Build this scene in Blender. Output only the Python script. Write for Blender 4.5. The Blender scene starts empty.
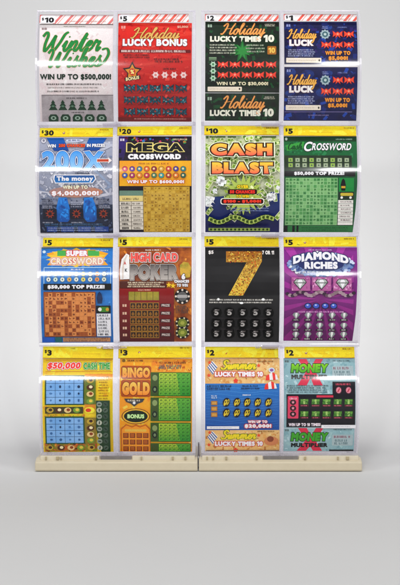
import bpy, bmesh, math, random
from mathutils import Vector, Matrix

random.seed(11)
scene = bpy.context.scene
COL = scene.collection
S = 0.0014                       # metres per photograph pixel in the plane of the tickets
FLOOR_PX = 469.6
LIP = 1.0 - 0.0225 / 1.7        # the base's lip stands 22 mm in front of the tickets
K = 400.0 / 84.0                 # design units per photograph pixel


def wx(px): return (px - 200.0) * S
def wz(py): return (FLOOR_PX - py) * S


def wzl(py): return wz(292.5 + (py - 292.5) * LIP)


# ------------------------------------------------------------------ materials
def lin(c):
    return c / 12.92 if c <= 0.04045 else ((c + 0.055) / 1.055) ** 2.4


def rgb(h):
    h = h.lstrip('#')
    return tuple(lin(int(h[i:i + 2], 16) / 255.0) for i in (0, 2, 4))


def ink_rgb(h):
    """lottery inks: stronger and deeper than plain office print"""
    h = h.lstrip('#')
    v = [int(h[i:i + 2], 16) / 255.0 for i in (0, 2, 4)]
    l = 0.3 * v[0] + 0.59 * v[1] + 0.11 * v[2]
    v = [l + (c - l) * 1.08 for c in v]
    v = [0.60 + (c - 0.60) * 1.20 for c in v]
    return tuple(lin(min(max(c, 0.035), 0.95)) for c in v)


_m = {}


def new_mat(name):
    m = bpy.data.materials.new(name)
    m.use_nodes = True
    nt = m.node_tree
    b = nt.nodes.get('Principled BSDF')
    return m, nt, b


def mix_color(nt, fac, a, b, blend='MIX'):
    n = nt.nodes.new('ShaderNodeMix')
    n.data_type = 'RGBA'
    n.blend_type = blend
    for s, v in ((n.inputs[0], fac), (n.inputs[6], a), (n.inputs[7], b)):
        if isinstance(v, (int, float)):
            s.default_value = v
        elif isinstance(v, tuple):
            s.default_value = (*v, 1.0)
        else:
            nt.links.new(v, s)
    return n.outputs[2]


def noise(nt, scale, detail=3.0, coord='Object', rough=0.6):
    tc = nt.nodes.new('ShaderNodeTexCoord')
    n = nt.nodes.new('ShaderNodeTexNoise')
    n.inputs['Scale'].default_value = scale
    n.inputs['Detail'].default_value = detail
    n.inputs['Roughness'].default_value = rough
    nt.links.new(tc.outputs[coord], n.inputs['Vector'])
    return n.outputs['Fac']


def ink(spec):
    """printed ink: '#rrggbb', or '#top>#bottom@y0,y1' for a printed blend in ticket units,
    or '#a~#b*scale' for a mottled print"""
    if spec in _m:
        return _m[spec]
    m, nt, b = new_mat('ink ' + spec)
    b.inputs['Roughness'].default_value = 0.42
    b.inputs['Specular IOR Level'].default_value = 0.18
    if '>' in spec:
        cols, rng = spec.split('@')
        c1, c2 = cols.split('>')
        y0, y1 = [float(v) for v in rng.split(',')]
        uv = nt.nodes.new('ShaderNodeUVMap')
        sep = nt.nodes.new('ShaderNodeSeparateXYZ')
        nt.links.new(uv.outputs[0], sep.inputs[0])
        mr = nt.nodes.new('ShaderNodeMapRange')
        mr.inputs['From Min'].default_value = y0 / 100.0
        mr.inputs['From Max'].default_value = y1 / 100.0
        nt.links.new(sep.outputs['Y'], mr.inputs['Value'])
        col = mix_color(nt, mr.outputs[0], ink_rgb(c1), ink_rgb(c2))
    elif '~' in spec:
        cols, sc = spec.split('*')
        c1, c2 = cols.split('~')
        n = noise(nt, float(sc), 4.0)
        mr = nt.nodes.new('ShaderNodeMapRange')
        mr.inputs['From Min'].default_value = 0.38
        mr.inputs['From Max'].default_value = 0.62
        nt.links.new(n, mr.inputs['Value'])
        col = mix_color(nt, mr.outputs[0], ink_rgb(c1), ink_rgb(c2))
    else:
        col = mix_color(nt, 0.0, ink_rgb(spec), ink_rgb(spec))
    # fine print grain and slight unevenness of the ink
    g = noise(nt, 700.0, 2.0)
    mr2 = nt.nodes.new('ShaderNodeMapRange')
    mr2.inputs['To Min'].default_value = 0.80
    mr2.inputs['To Max'].default_value = 1.20
    nt.links.new(g, mr2.inputs['Value'])
    mul = nt.nodes.new('ShaderNodeVectorMath')
    mul.operation = 'SCALE'
    nt.links.new(col, mul.inputs[0])
    nt.links.new(mr2.outputs[0], mul.inputs['Scale'])
    nt.links.new(mul.outputs[0], b.inputs['Base Color'])
    _m[spec] = m
    return m


def acrylic(name, tint, body, body_fac, rough=0.05, refl=1.0):
    """thin clear acrylic: see-through, a little cloudy, mirror-like by its angle"""
    m = bpy.data.materials.new(name)
    m.use_nodes = True
    nt = m.node_tree
    nt.nodes.clear()
    out = nt.nodes.new('ShaderNodeOutputMaterial')
    tr = nt.nodes.new('ShaderNodeBsdfTransparent')
    tr.inputs[0].default_value = (*tint, 1)
    df = nt.nodes.new('ShaderNodeBsdfDiffuse')
    df.inputs[0].default_value = (*body, 1)
    gl = nt.nodes.new('ShaderNodeBsdfGlossy')
    gl.inputs['Roughness'].default_value = rough
    n = noise(nt, 22.0, 8.0, rough=0.7)
    mrr = nt.nodes.new('ShaderNodeMapRange')
    mrr.inputs['From Min'].default_value = 0.42
    mrr.inputs['From Max'].default_value = 0.75
    mrr.inputs['To Min'].default_value = body_fac * 0.8
    mrr.inputs['To Max'].default_value = body_fac * (1.3 if body_fac > 0.05 else 3.5)
    nt.links.new(n, mrr.inputs['Value'])
    m1 = nt.nodes.new('ShaderNodeMixShader')
    nt.links.new(mrr.outputs[0], m1.inputs[0])
    nt.links.new(tr.outputs[0], m1.inputs[1])
    nt.links.new(df.outputs[0], m1.inputs[2])
    lw = nt.nodes.new('ShaderNodeLayerWeight')
    lw.inputs[0].default_value = 0.5
    pw = nt.nodes.new('ShaderNodeMath'); pw.operation = 'POWER'; pw.inputs[1].default_value = 5.0
    nt.links.new(lw.outputs['Facing'], pw.inputs[0])
    ma = nt.nodes.new('ShaderNodeMath'); ma.operation = 'MULTIPLY_ADD'
    ma.inputs[1].default_value = 0.6 * refl; ma.inputs[2].default_value = 0.04 * refl
    nt.links.new(pw.outputs[0], ma.inputs[0])
    # faint waviness of moulded plastic
    w = noise(nt, 18.0, 1.0)
    bp = nt.nodes.new('ShaderNodeBump')
    bp.inputs['Strength'].default_value = 0.03
    bp.inputs['Distance'].default_value = 0.002
    nt.links.new(w, bp.inputs['Height'])
    nt.links.new(bp.outputs[0], gl.inputs['Normal'])
    m2 = nt.nodes.new('ShaderNodeMixShader')
    nt.links.new(ma.outputs[0], m2.inputs[0])
    nt.links.new(m1.outputs[0], m2.inputs[1])
    nt.links.new(gl.outputs[0], m2.inputs[2])
    nt.links.new(m2.outputs[0], out.inputs['Surface'])
    return m


M_PANE = acrylic('clear acrylic front', (0.985, 0.98, 0.99), (0.85, 0.83, 0.90), 0.002, 0.09, 0.36)
M_WALL = acrylic('acrylic wall', (0.96, 0.95, 0.98), (0.86, 0.83, 0.90), 0.09, 0.08)
M_EDGE = acrylic('acrylic edge', (0.95, 0.94, 0.98), (0.93, 0.905, 0.95), 0.30, 0.10)
M_LATCH = acrylic('acrylic latch', (0.86, 0.84, 0.88), (0.66, 0.62, 0.68), 0.22, 0.10)
M_GREY = acrylic('grey latch plastic', (0.5, 0.47, 0.46), (0.24, 0.22, 0.21), 0.80, 0.15)


def plastic(name, h, h2, rough, scale=90.0, bump=0.08):
    m, nt, b = new_mat(name)
    n = noise(nt, scale, 5.0)
    col = mix_color(nt, n, rgb(h), rgb(h2))
    nt.links.new(col, b.inputs['Base Color'])
    b.inputs['Roughness'].default_value = rough
    b.inputs['Specular IOR Level'].default_value = 0.4
    f = noise(nt, 1400.0, 2.0)
    bp = nt.nodes.new('ShaderNodeBump')
    bp.inputs['Strength'].default_value = bump
    bp.inputs['Distance'].default_value = 0.0004
    nt.links.new(f, bp.inputs['Height'])
    nt.links.new(bp.outputs[0], b.inputs['Normal'])
    return m


M_BASE = plastic('beige moulded plastic', '#cfc4ac', '#c4b89e', 0.42)
M_CLIP = plastic('pale beige plastic', '#d8ceb8', '#cec3aa', 0.38)
M_MARK = plastic('brown beige plastic', '#b5a684', '#a39370', 0.5)
M_SLIT_SHADE = plastic('dark slit shade', '#6a6468', '#5c565a', 0.5)  # dark tone that stands for shade between the towers
M_SWEEP = plastic('backdrop paper', '#d3d3d3', '#cecece', 0.85, 3.0, 0.03)
M_PAPER = plastic('ticket paper', '#ece8e2', '#e2ded8', 0.6)


# ------------------------------------------------------------------ scene helpers
def link(name, me, parent=None, label=None, cat=None, group=None, kind=None):
    o = bpy.data.objects.new(name, me)
    COL.objects.link(o)
    if parent is not None:
        o.parent = parent
    for k, v in (('label', label), ('category', cat), ('group', group), ('kind', kind)):
        if v:
            o[k] = v
    return o


def finish(bm, name, mats, parent=None, smooth=False, **kw):
    me = bpy.data.meshes.new(name)
    bm.normal_update()
    bm.to_mesh(me)
    bm.free()
    for m in mats:
        me.materials.append(m)
    if smooth:
        for p in me.polygons:
            p.use_smooth = True
    return link(name, me, parent, **kw)


def add_box(bm, x0, x1, y0, y1, z0, z1, bevel=0.0, mi=0):
    tmp = bmesh.new()
    bmesh.ops.create_cube(tmp, size=1.0)
    for v in tmp.verts:
        v.co = Vector(((x0 + x1) / 2 + v.co.x * (x1 - x0), (y0 + y1) / 2 + v.co.y * (y1 - y0), (z0 + z1) / 2 + v.co.z * (z1 - z0)))
    if bevel:
        bmesh.ops.bevel(tmp, geom=tmp.edges[:], offset=bevel, segments=2, affect='EDGES', profile=0.7)
    merge(bm, tmp, mi)


def merge(bm, tmp, mi=0):
    vm = {}
    for v in tmp.verts:
        vm[v] = bm.verts.new(v.co)
    for f in tmp.faces:
        nf = bm.faces.new([vm[v] for v in f.verts])
        nf.material_index = mi
        nf.smooth = f.smooth
    tmp.free()


# ------------------------------------------------------------------ bin geometry
ROWS = [11.0, 124.5, 235.0, 345.5, 456.0]           # photograph rows where bins meet
SAG_PANE, SAG_TICKET = 0.0190, 0.0158
NLEV = 14


def bin_range(r):
    return wz(ROWS[r + 1]), wz(ROWS[r])


def arc(z, r, sag):
    z0, z1 = bin_range(r)
    t = (z - z0) / (z1 - z0)
    return -sag * 4.0 * t * (1.0 - t)


def arc_lin(z, r, sag):
    """the same arc, straight between the cut levels, so that stacked print layers never cross"""
    z0, z1 = bin_range(r)
    t = (z - z0) / (z1 - z0) * NLEV
    i = math.floor(t)
    a = z0 + (z1 - z0) * i / NLEV
    b = z0 + (z1 - z0) * (i + 1) / NLEV
    ya, yb = arc(a, r, sag), arc(b, r, sag)
    return ya + (yb - ya) * (t - i)


# ------------------------------------------------------------------ lettering
_txt = {}


def char_mesh(ch):
    """one character of the built-in font: vertices, faces, and its outline loops with outward directions"""
    if ch in _txt:
        return _txt[ch]
    cu = bpy.data.curves.new('lettering', 'FONT')
    cu.body = ch
    cu.resolution_u = 5
    cu.fill_mode = 'FRONT'
    o = bpy.data.objects.new('lettering', cu)
    COL.objects.link(o)
    bpy.context.view_layer.update()
    dg = bpy.context.evaluated_depsgraph_get()
    me = bpy.data.meshes.new_from_object(o.evaluated_get(dg))
    raw = [(v.co.x, v.co.y) for v in me.vertices]
    rf = [tuple(p.vertices) for p in me.polygons]
    bpy.data.objects.remove(o)
    bpy.data.curves.remove(cu)
    bpy.data.meshes.remove(me)
    if ch == '1':                                   # a figure one with a flag
        raw = [(0.16, 0), (0.16, 0.56), (0.0, 0.47), (0.0, 0.56), (0.17, 0.68), (0.25, 0.68), (0.25, 0)]
        rf = [(6, 5, 4, 1, 0), (4, 3, 2, 1)]
    # weld doubled points
    key, vs, mp = {}, [], []
    for x, y in raw:
        k = (round(x, 4), round(y, 4))
        if k not in key:
            key[k] = len(vs)
            vs.append((x, y))
        mp.append(key[k])
    fs = []
    for f in rf:
        g = []
        for i in f:
            if mp[i] not in g:
                g.append(mp[i])
        if len(g) < 3:
            continue
        ar = sum(vs[g[i - 1]][0] * vs[g[i]][1] - vs[g[i]][0] * vs[g[i - 1]][1] for i in range(len(g)))
        fs.append(tuple(g if ar > 0 else g[::-1]))
    dire = set()
    for f in fs:
        for i in range(len(f)):
            dire.add((f[i - 1], f[i]))
    bnd = [(p, q) for p, q in dire if (q, p) not in dire]
    nin, nout = {}, {}
    for p, q in bnd:
        dx, dy = vs[q][0] - vs[p][0], vs[q][1] - vs[p][1]
        l = math.hypot(dx, dy) or 1e-9
        n = (dy / l, -dx / l)
        nout.setdefault(p, n)
        nin.setdefault(q, n)
    mit = {}
    for v in set(nin) | set(nout):
        n1, n2 = nin.get(v) or nout[v], nout.get(v) or nin[v]
        mx, my = n1[0] + n2[0], n1[1] + n2[1]
        l = math.hypot(mx, my)
        if l < 0.3:
            mit[v] = n1
            continue
        mx, my = mx / l, my / l
        k = min(1.0 / max(mx * n1[0] + my * n1[1], 0.2), 1.5)
        mit[v] = (mx * k, my * k)
    ax = min(v[0] for v in vs)
    _txt[ch] = ([(x - ax, y) for x, y in vs], fs, sorted(bnd), mit, max(v[0] for v in vs) - ax)
    return _txt[ch]


def text_mesh(s, b, shear=0.0, gap=0.07):
    """a line of lettering made b heavier all round; gives vertices, faces and a small depth for each vertex"""
    vs, fs, dep = [], [], []
    x = 0.0
    for n, ch in enumerate(s):
        if ch == ' ':
            x += 0.34
            continue
        cv, cf, bnd, mit, w = char_mesh(ch)
        o = len(vs)
        P = lambda q: (x + q[0] + shear * q[1], q[1])
        vs += [P(q) for q in cv]
        dep += [(n % 2) * 1.3e-5] * len(cv)
        fs += [tuple(o + i for i in f) for f in cf]
        if b > 0:
            for k, (p, q) in enumerate(bnd):
                m = len(vs)
                P2 = (cv[p][0] + mit[p][0] * b, cv[p][1] + mit[p][1] * b)
                Q2 = (cv[q][0] + mit[q][0] * b, cv[q][1] + mit[q][1] * b)
                vs += [P(cv[p]), P(cv[q]), P(Q2), P(P2)]
                dep += [(n % 2) * 1.3e-5 + (k % 5 + 1) * 2.2e-6] * 4
                fs.append((m, m + 3, m + 2, m + 1))
        x += w + gap
    return vs, fs, dep


def cr(pts, n=6):
    """Catmull-Rom through the points"""
    if len(pts) < 3:
        return list(pts)
    out = []
    P = [pts[0]] + list(pts) + [pts[-1]]
    for i in range(1, len(P) - 2):
        a, b, c, d = P[i - 1], P[i], P[i + 1], P[i + 2]
        for k in range(n):
            t = k / n
            out.append(tuple(0.5 * ((2 * b[j]) + (-a[j] + c[j]) * t + (2 * a[j] - 5 * b[j] + 4 * c[j] - d[j]) * t * t
                                    + (-a[j] + 3 * b[j] - 3 * c[j] + d[j]) * t ** 3) for j in (0, 1)))
    out.append(pts[-1])
    return out


PEN = {
    'W': (2.3, [[(-.1, 1.5), (.15, 1.95), (.4, 1.6), (.4, .7), (.6, 0), (.95, .7), (1.2, 1.6), (1.22, .7), (1.45, 0), (1.85, .8), (2.1, 1.7), (2.4, 1.95)]]),
    'H': (1.7, [[(-.1, 1.4), (.3, 1.95), (.5, 1.6), (.35, .6), (.05, 0), (-.2, .15)], [(.2, .9), (1.3, 1.1)], [(1.6, 2), (1.3, 1.1), (1.2, .2), (1.4, 0), (1.75, .4)]]),
    'S': (1.25, [[(1.15, 1.6), (.85, 1.98), (.4, 1.75), (.5, 1.2), (.95, .75), (.75, .08), (.2, 0), (-.05, .35)]]),
    'C': (1.2, [[(1.1, 1.6), (.8, 1.95), (.3, 1.5), (.15, .7), (.4, .05), (.9, .1), (1.2, .5)]]),
    'i': (.62, [[(0, .4), (.25, 1), (.2, .3), (.4, 0), (.65, .4)], [(.32, 1.4), (.42, 1.5)]]),
    'n': (1.05, [[(0, .4), (.2, 1), (.15, 0)], [(.15, .3), (.5, 1), (.72, .8), (.65, .2), (.85, 0), (1.1, .4)]]),
    't': (.68, [[(0, .4), (.4, 1.8), (.25, .4), (.45, 0), (.72, .4)], [(0, 1.15), (.7, 1.25)]]),
    'e': (.75, [[(0, .3), (.4, .6), (.52, .9), (.3, 1), (.1, .6), (.15, .15), (.45, 0), (.8, .4)]]),
    'r': (.82, [[(0, .4), (.2, 1.08), (.35, .85), (.6, .95), (.5, .4), (.6, 0), (.85, .4)]]),
    's': (.72, [[(0, .4), (.4, 1.2)], [(.4, 1.2), (.32, .85), (.56, .45), (.4, .03), (.02, .12)], [(.4, .03), (.75, .4)]]),
    'h': (1.05, [[(0, .4), (.42, 1.8), (.32, 2), (.2, 1.6), (.15, 0)], [(.15, .3), (.5, 1), (.72, .8), (.65, .2), (.85, 0), (1.1, .4)]]),
    'k': (.92, [[(0, .4), (.42, 1.8), (.32, 2), (.2, 1.6), (.15, 0)], [(.15, .4), (.5, 1), (.6, .8), (.22, .5), (.6, .03), (.95, .4)]]),
    'o': (.78, [[(0, .3), (.12, .75), (.45, 1), (.62, .6), (.45, .03), (.15, .1), (.1, .6), (.42, .98), (.82, .8)]]),
    'l': (.62, [[(0, .4), (.45, 1.7), (.35, 2), (.2, 1.6), (.2, .3), (.4, 0), (.65, .4)]]),
    'd': (.98, [[(.6, .9), (.3, 1), (.05, .5), (.2, 0), (.55, .4), (.82, 2)], [(.7, 1.2), (.6, .2), (.75, 0), (1, .4)]]),
    'a': (.95, [[(.6, .9), (.3, 1), (.05, .5), (.2, 0), (.5, .4), (.65, 1)], [(.65, 1), (.57, .2), (.75, 0), (1, .4)]]),
    'y': (.95, [[(0, .4), (.15, 1), (.15, .2), (.4, .05), (.65, 1)], [(.65, 1), (.5, -.6), (.2, -.95), (.1, -.6), (.95, .4)]]),
    'u': (.95, [[(0, .4), (.15, 1), (.15, .2), (.4, .05), (.65, 1)], [(.65, 1), (.6, .2), (.75, 0), (1, .4)]]),
    'm': (1.6, [[(0, .4), (.2, 1), (.15, 0)], [(.15, .3), (.45, 1), (.6, .8), (.6, 0)], [(.6, .3), (.95, 1), (1.15, .8), (1.1, .2), (1.3, 0), (1.6, .4)]]),
}


class Art:
    """printed art of one ticket or card, drawn in the units of an enlarged photograph crop (400 wide), laid out
    as thin ink sheets on the card and bent with it"""

    def __init__(self, row, px0, py0, design=None, target=None):
        self.row, self.px0, self.py0 = row, px0, py0
        self.design, self.target = design, target
        self.items = []                      # (part, verts2d, faces, per-vertex depth, ink)
        self.depth = 0.0
        self.part = ''
        self.dy = 0.0                        # shift for a repeated ticket

    def step(self):
        self.depth += 3e-5
        return self.depth

    def X(self, x):
        px = self.px0 + x / K
        if self.design:
            a, b = self.design
            c, d = self.target
            px = c + (x - a) / (b - a) * (d - c)
        return wx(px)

    def Z(self, y):
        return wz(self.py0 + y / K)

    def raw(self, vs, fs, color, dep=None, lay=None):
        d0 = self.step() if lay is None else lay
        vs = [(x, y + self.dy) for x, y in vs]
        self.items.append((self.part, vs, fs, [d0 + (dep[i] if dep else 0.0) for i in range(len(vs))], color))

    def poly(self, pts, color, lay=None):
        if len(pts) < 3:
            return
        self.raw(pts, [tuple(range(len(pts)))], color, lay=lay)

    def rect(self, x0, y0, x1, y1, color, lay=None):
        self.poly([(x0, y0), (x1, y0), (x1, y1), (x0, y1)], color, lay)

    def rects(self, boxes, color):
        d = self.step()
        vs, fs = [], []
        for x0, y0, x1, y1 in boxes:
            n = len(vs)
            vs += [(x0, y0), (x1, y0), (x1, y1), (x0, y1)]
            fs.append((n, n + 1, n + 2, n + 3))
        self.raw(vs, fs, color, lay=d)

    def rrect(self, x0, y0, x1, y1, r, color):
        pts = []
        for cx, cy, a0 in ((x1 - r, y0 + r, -90), (x1 - r, y1 - r, 0), (x0 + r, y1 - r, 90), (x0 + r, y0 + r, 180)):
            for k in range(5):
                a = math.radians(a0 + 90 * k / 4)
                pts.append((cx + r * math.cos(a), cy + r * math.sin(a)))
        self.poly(pts, color)

    def shapes(self, centers, pts, color):
        """one outline repeated at several places"""
        vs, fs = [], []
        dep = []
        for k, (cx, cy) in enumerate(centers):
            n = len(vs)
            vs += [(cx + x, cy + y) for x, y in pts]
            dep += [(k % 9) * 2.5e-6] * len(pts)
            fs.append(tuple(range(n, n + len(pts))))
        self.raw(vs, fs, color, dep)

    def ell(self, cx, cy, rx, ry, color, n=20, rot=0.0):
        self.shapes([(cx, cy)], ring(rx, ry, n, rot), color)

    def text(self, s, box, color, bold=0.02, shear=0.0, outlines=(), warp=None, gap=None):
        x0, y0, x1, y1 = box
        b0 = bold * 1.6
        gap = 0.055 + 1.75 * b0 if gap is None else gap
        vs, fs, dep = text_mesh(s, b0, shear, gap)
        ax, bx = min(v[0] for v in vs), max(v[0] for v in vs)
        ay, by = min(v[1] for v in vs), max(v[1] for v in vs)

        def put(v):
            x = x0 + (v[0] - ax) / (bx - ax) * (x1 - x0)
            y = y1 - (v[1] - ay) / (by - ay) * (y1 - y0)
            return warp(x, y) if warp else (x, y)
        for off, c in list(outlines) + [(0.0, color)]:
            v2, f2, d2 = text_mesh(s, b0 + off, shear, gap)
            self.raw([put(v) for v in v2], f2, c, d2)

    def stroke(self, lines, color, w, taper=True):
        vs, fs, dep = [], [], []
        for k, L in enumerate(lines):
            n = len(L)
            for i in range(n):
                a, b = L[max(i - 1, 0)], L[min(i + 1, n - 1)]
                dx, dy = b[0] - a[0], b[1] - a[1]
                l = math.hypot(dx, dy) or 1.0
                ww = w * (0.66 + 0.5 * abs(dy) / l) if taper else w
                if i in (0, n - 1):
                    ww *= 0.55
                nx, ny = -dy / l * ww / 2, dx / l * ww / 2
                vs += [(L[i][0] + nx, L[i][1] + ny), (L[i][0] - nx, L[i][1] - ny)]
                dep += [(k % 9) * 2.6e-6 + 2.0e-6 * i / n] * 2
                if i:
                    m = len(vs)
                    fs.append((m - 4, m - 3, m - 1, m - 2))
        self.raw(vs, fs, color, dep)

    def script(self, s, box, color, w, shear=0.25, outlines=(), extra=(), rise=0.0):
        x0, y0, x1, y1 = box
        lines, adv = [], 0.0
        for ch in s:
            a, st = PEN[ch]
            for q in st:
                lines.append([(adv + x + shear * y, y) for x, y in cr(q, 9)])
            adv += a
        ax = min(p[0] for L in lines for p in L); bx = max(p[0] for L in lines for p in L)
        ay, by = 0.0, 2.0
        out = []
        for L in lines:
            out.append([(x0 + (x - ax) / (bx - ax) * (x1 - x0),
                         y1 - (y - ay) / (by - ay) * (y1 - y0) - rise * (x - ax) / (bx - ax)) for x, y in L])
        out += [cr(list(e)) for e in extra]
        for dw, c in outlines:
            self.stroke(out, c, w + dw)
        self.stroke(out, color, w)

    def fleck(self, box, cols, n, s0, s1, flat=.55):
        """busy printed pattern: many small tilted patches"""
        per = {}
        for k in range(n):
            x, y = random.uniform(box[0], box[2]), random.uniform(box[1], box[3])
            w = random.uniform(s0, s1)
            p = clip(quad(x, y, w, w * random.uniform(flat * .6, flat * 1.3), random.uniform(0, 3.14)), *box)
            if len(p) > 2:
                per.setdefault(random.choice(cols), []).append(p)
        for c, ps in per.items():
            vs, fs, dep = [], [], []
            for k, p in enumerate(ps):
                m = len(vs)
                vs += p
                dep += [(k % 10) * 2.6e-6] * len(p)
                fs.append(tuple(range(m, m + len(p))))
            self.raw(vs, fs, c, dep)

    def greek(self, x0, y0, x1, y1, rows, color, h=None):
        """print too fine to read: broken lines"""
        h = (h or (y1 - y0) / rows * 0.42) * 1.25
        t = max(h * 0.22, 0.75)
        bx = []
        for r in range(rows):
            y = y0 + (y1 - y0) * (r + 0.5) / rows
            a, c = y - h / 2, y + h / 2
            x = x0 + random.uniform(0, 6)
            e = x1 - random.uniform(0, 0.12) * (x1 - x0)
            while x < e:
                for _ in range(random.randint(2, 8)):
                    w = h * random.uniform(0.38, 0.7)
                    if x + w > e:
                        break
                    k = random.random()
                    bx.append((x, a, x + t, c))
                    if k < .45:
                        bx.append((x + w - t, a, x + w, c))
                    if k < .25 or k > .7:
                        bx.append((x + t * 1.05, a, x + w - t * 1.05, a + t))
                    elif k > .35:
                        bx.append((x + t * 1.05, y - t / 2, x + w - t * 1.05, y + t / 2))
                    if k > .55:
                        bx.append((x + t * 1.05, c - t, x + w - t * .1, c))
                    x += w + h * 0.20
                x += h * 0.42
        bx = [q for q in bx if q[2] > q[0]]
        if bx:
            self.rects(bx, color)

    # --- turn the drawing into meshes
    def build(self, part, name, r_off, parent, origin, extra=None, **kw):
        bm = bmesh.new()
        uvl = bm.loops.layers.uv.new('UVMap')
        mats, idx = [], {}
        for p, vs, fs, dep, color in self.items:
            if p != part:
                continue
            if color not in idx:
                idx[color] = len(mats)
                mats.append(ink(color))
            bv = [bm.verts.new((self.X(x), -dep[i], self.Z(y))) for i, (x, y) in enumerate(vs)]
            for f in fs:
                try:
                    nf = bm.faces.new([bv[i] for i in f])
                except ValueError:
                    continue
                nf.material_index = idx[color]
                for lp, i in zip(nf.loops, f):
                    lp[uvl].uv = (vs[i][0] / 100.0, vs[i][1] / 100.0)
        z0, z1 = bin_range(self.row)
        for i in range(1, NLEV):
            bmesh.ops.bisect_plane(bm, geom=bm.verts[:] + bm.edges[:] + bm.faces[:], dist=1e-8,
                                   plane_co=(0, 0, z0 + (z1 - z0) * i / NLEV), plane_no=(0, 0, 1))
        for v in bm.verts:
            v.co.y += r_off + arc_lin(v.co.z, self.row, SAG_TICKET)
        if extra:
            extra(bm, mats)
        for v in bm.verts:
            v.co -= origin
        return finish(bm, name, mats, parent, **kw)

    def slab(self, x0, y0, x1, y1, th=0.0004):
        """adds the paper of the card behind the ink"""
        row, off = self.row, None

        def go(bm, mats, r_off=0.0):
            mats.append(M_PAPER)
            mi = len(mats) - 1
            zb, zt = self.Z(y1 + self.dy), self.Z(y0 + self.dy)
            b0, b1 = bin_range(row)
            zs = [zb] + [b0 + (b1 - b0) * i / NLEV for i in range(1, NLEV) if zb + 1e-5 < b0 + (b1 - b0) * i / NLEV < zt - 1e-5] + [zt]
            xa, xb = self.X(x0), self.X(x1)
            ring_ = []
            for z in zs:
                y = arc_lin(z, row, SAG_TICKET) + self.off
                ring_.append([bm.verts.new(p) for p in ((xa, y, z), (xb, y, z), (xb, y + th, z), (xa, y + th, z))])
            for a, b in zip(ring_, ring_[1:]):
                for k in range(4):
                    f = bm.faces.new((a[k], a[(k + 1) % 4], b[(k + 1) % 4], b[k]))
                    f.material_index = mi
            for q in (ring_[0][::-1], ring_[-1]):
                f = bm.faces.new(q)
                f.material_index = mi
        return go


def ring(rx, ry, n=18, rot=0.0):
    c, s = math.cos(rot), math.sin(rot)
    o = []
    for k in range(n):
        a = 2 * math.pi * k / n
        x, y = rx * math.cos(a), ry * math.sin(a)
        o.append((x * c - y * s, x * s + y * c))
    return o


def star(r, r2, n, rot=-90):
    o = []
    for k in range(2 * n):
        a = math.radians(rot + 180.0 * k / n)
        q = r if k % 2 == 0 else r2
        o.append((q * math.cos(a), q * math.sin(a)))
    return o


def quad(cx, cy, w, h, rot):
    c, s = math.cos(rot), math.sin(rot)
    return [(cx + x * c - y * s, cy + x * s + y * c) for x, y in ((-w / 2, -h / 2), (w / 2, -h / 2), (w / 2, h / 2), (-w / 2, h / 2))]


def clip(p, x0, y0, x1, y1):
    for ax, lim, sg in ((0, x0, 1), (0, x1, -1), (1, y0, 1), (1, y1, -1)):
        out = []
        for i in range(len(p)):
            a, b = p[i - 1], p[i]
            ia, ib = (a[ax] - lim) * sg >= 0, (b[ax] - lim) * sg >= 0
            if ia != ib:
                t = (lim - a[ax]) / (b[ax] - a[ax])
                out.append((a[0] + (b[0] - a[0]) * t, a[1] + (b[1] - a[1]) * t))
            if ib:
                out.append(b)
        p = out
        if not p:
            return []
    return p


BOW = [(-27, -13), (-8, -4), (-5, -9), (5, -9), (8, -4), (27, -13), (24, 0), (27, 12), (10, 4), (13, 16), (0, 7), (-13, 16), (-10, 4), (-27, 12), (-24, 0)]
TREE = [(0, -26), (9, -12), (5, -12), (14, 2), (8, 2), (19, 19), (-19, 19), (-8, 2), (-14, 2), (-5, -12), (-9, -12)]


def grid(xs, ys):
    return [(x, y) for y in ys for x in xs]


def frange(a, b, n):
    return [a + (b - a) * i / (n - 1) for i in range(n)]


def cells(A, x0, y0, x1, y1, nx, ny, base, dark, line, p, ltr=None):
    """a crossword or bingo field"""
    A.rect(x0, y0, x1, y1, base)
    dx, dy = (x1 - x0) / nx, (y1 - y0) / ny
    A.rects([(x0 + i * dx, y0 + j * dy, x0 + (i + 1) * dx, y0 + (j + 1) * dy) for i in range(nx) for j in range(ny) if random.random() < p], dark)
    A.rects([(x0 + i * dx - .6, y0, x0 + i * dx + .6, y1) for i in range(nx + 1)], line)
    A.rects([(x0, y0 + j * dy - .6, x1, y0 + j * dy + .6) for j in range(ny + 1)], line)
    if ltr:
        bx = []
        for i in range(nx):
            for j in range(ny):
                if random.random() < 0.62:
                    cx, cy = x0 + (i + .5) * dx, y0 + (j + .5) * dy
                    w, h = dx * random.uniform(.16, .3), dy * random.uniform(.2, .3)
                    bx.append((cx - w, cy - h, cx - w * .2, cy + h))
                    bx.append((cx + .02 * w, cy - h * random.uniform(.1, 1), cx + w, cy + h * random.uniform(.1, 1)))
        A.rects(bx, ltr)


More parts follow.
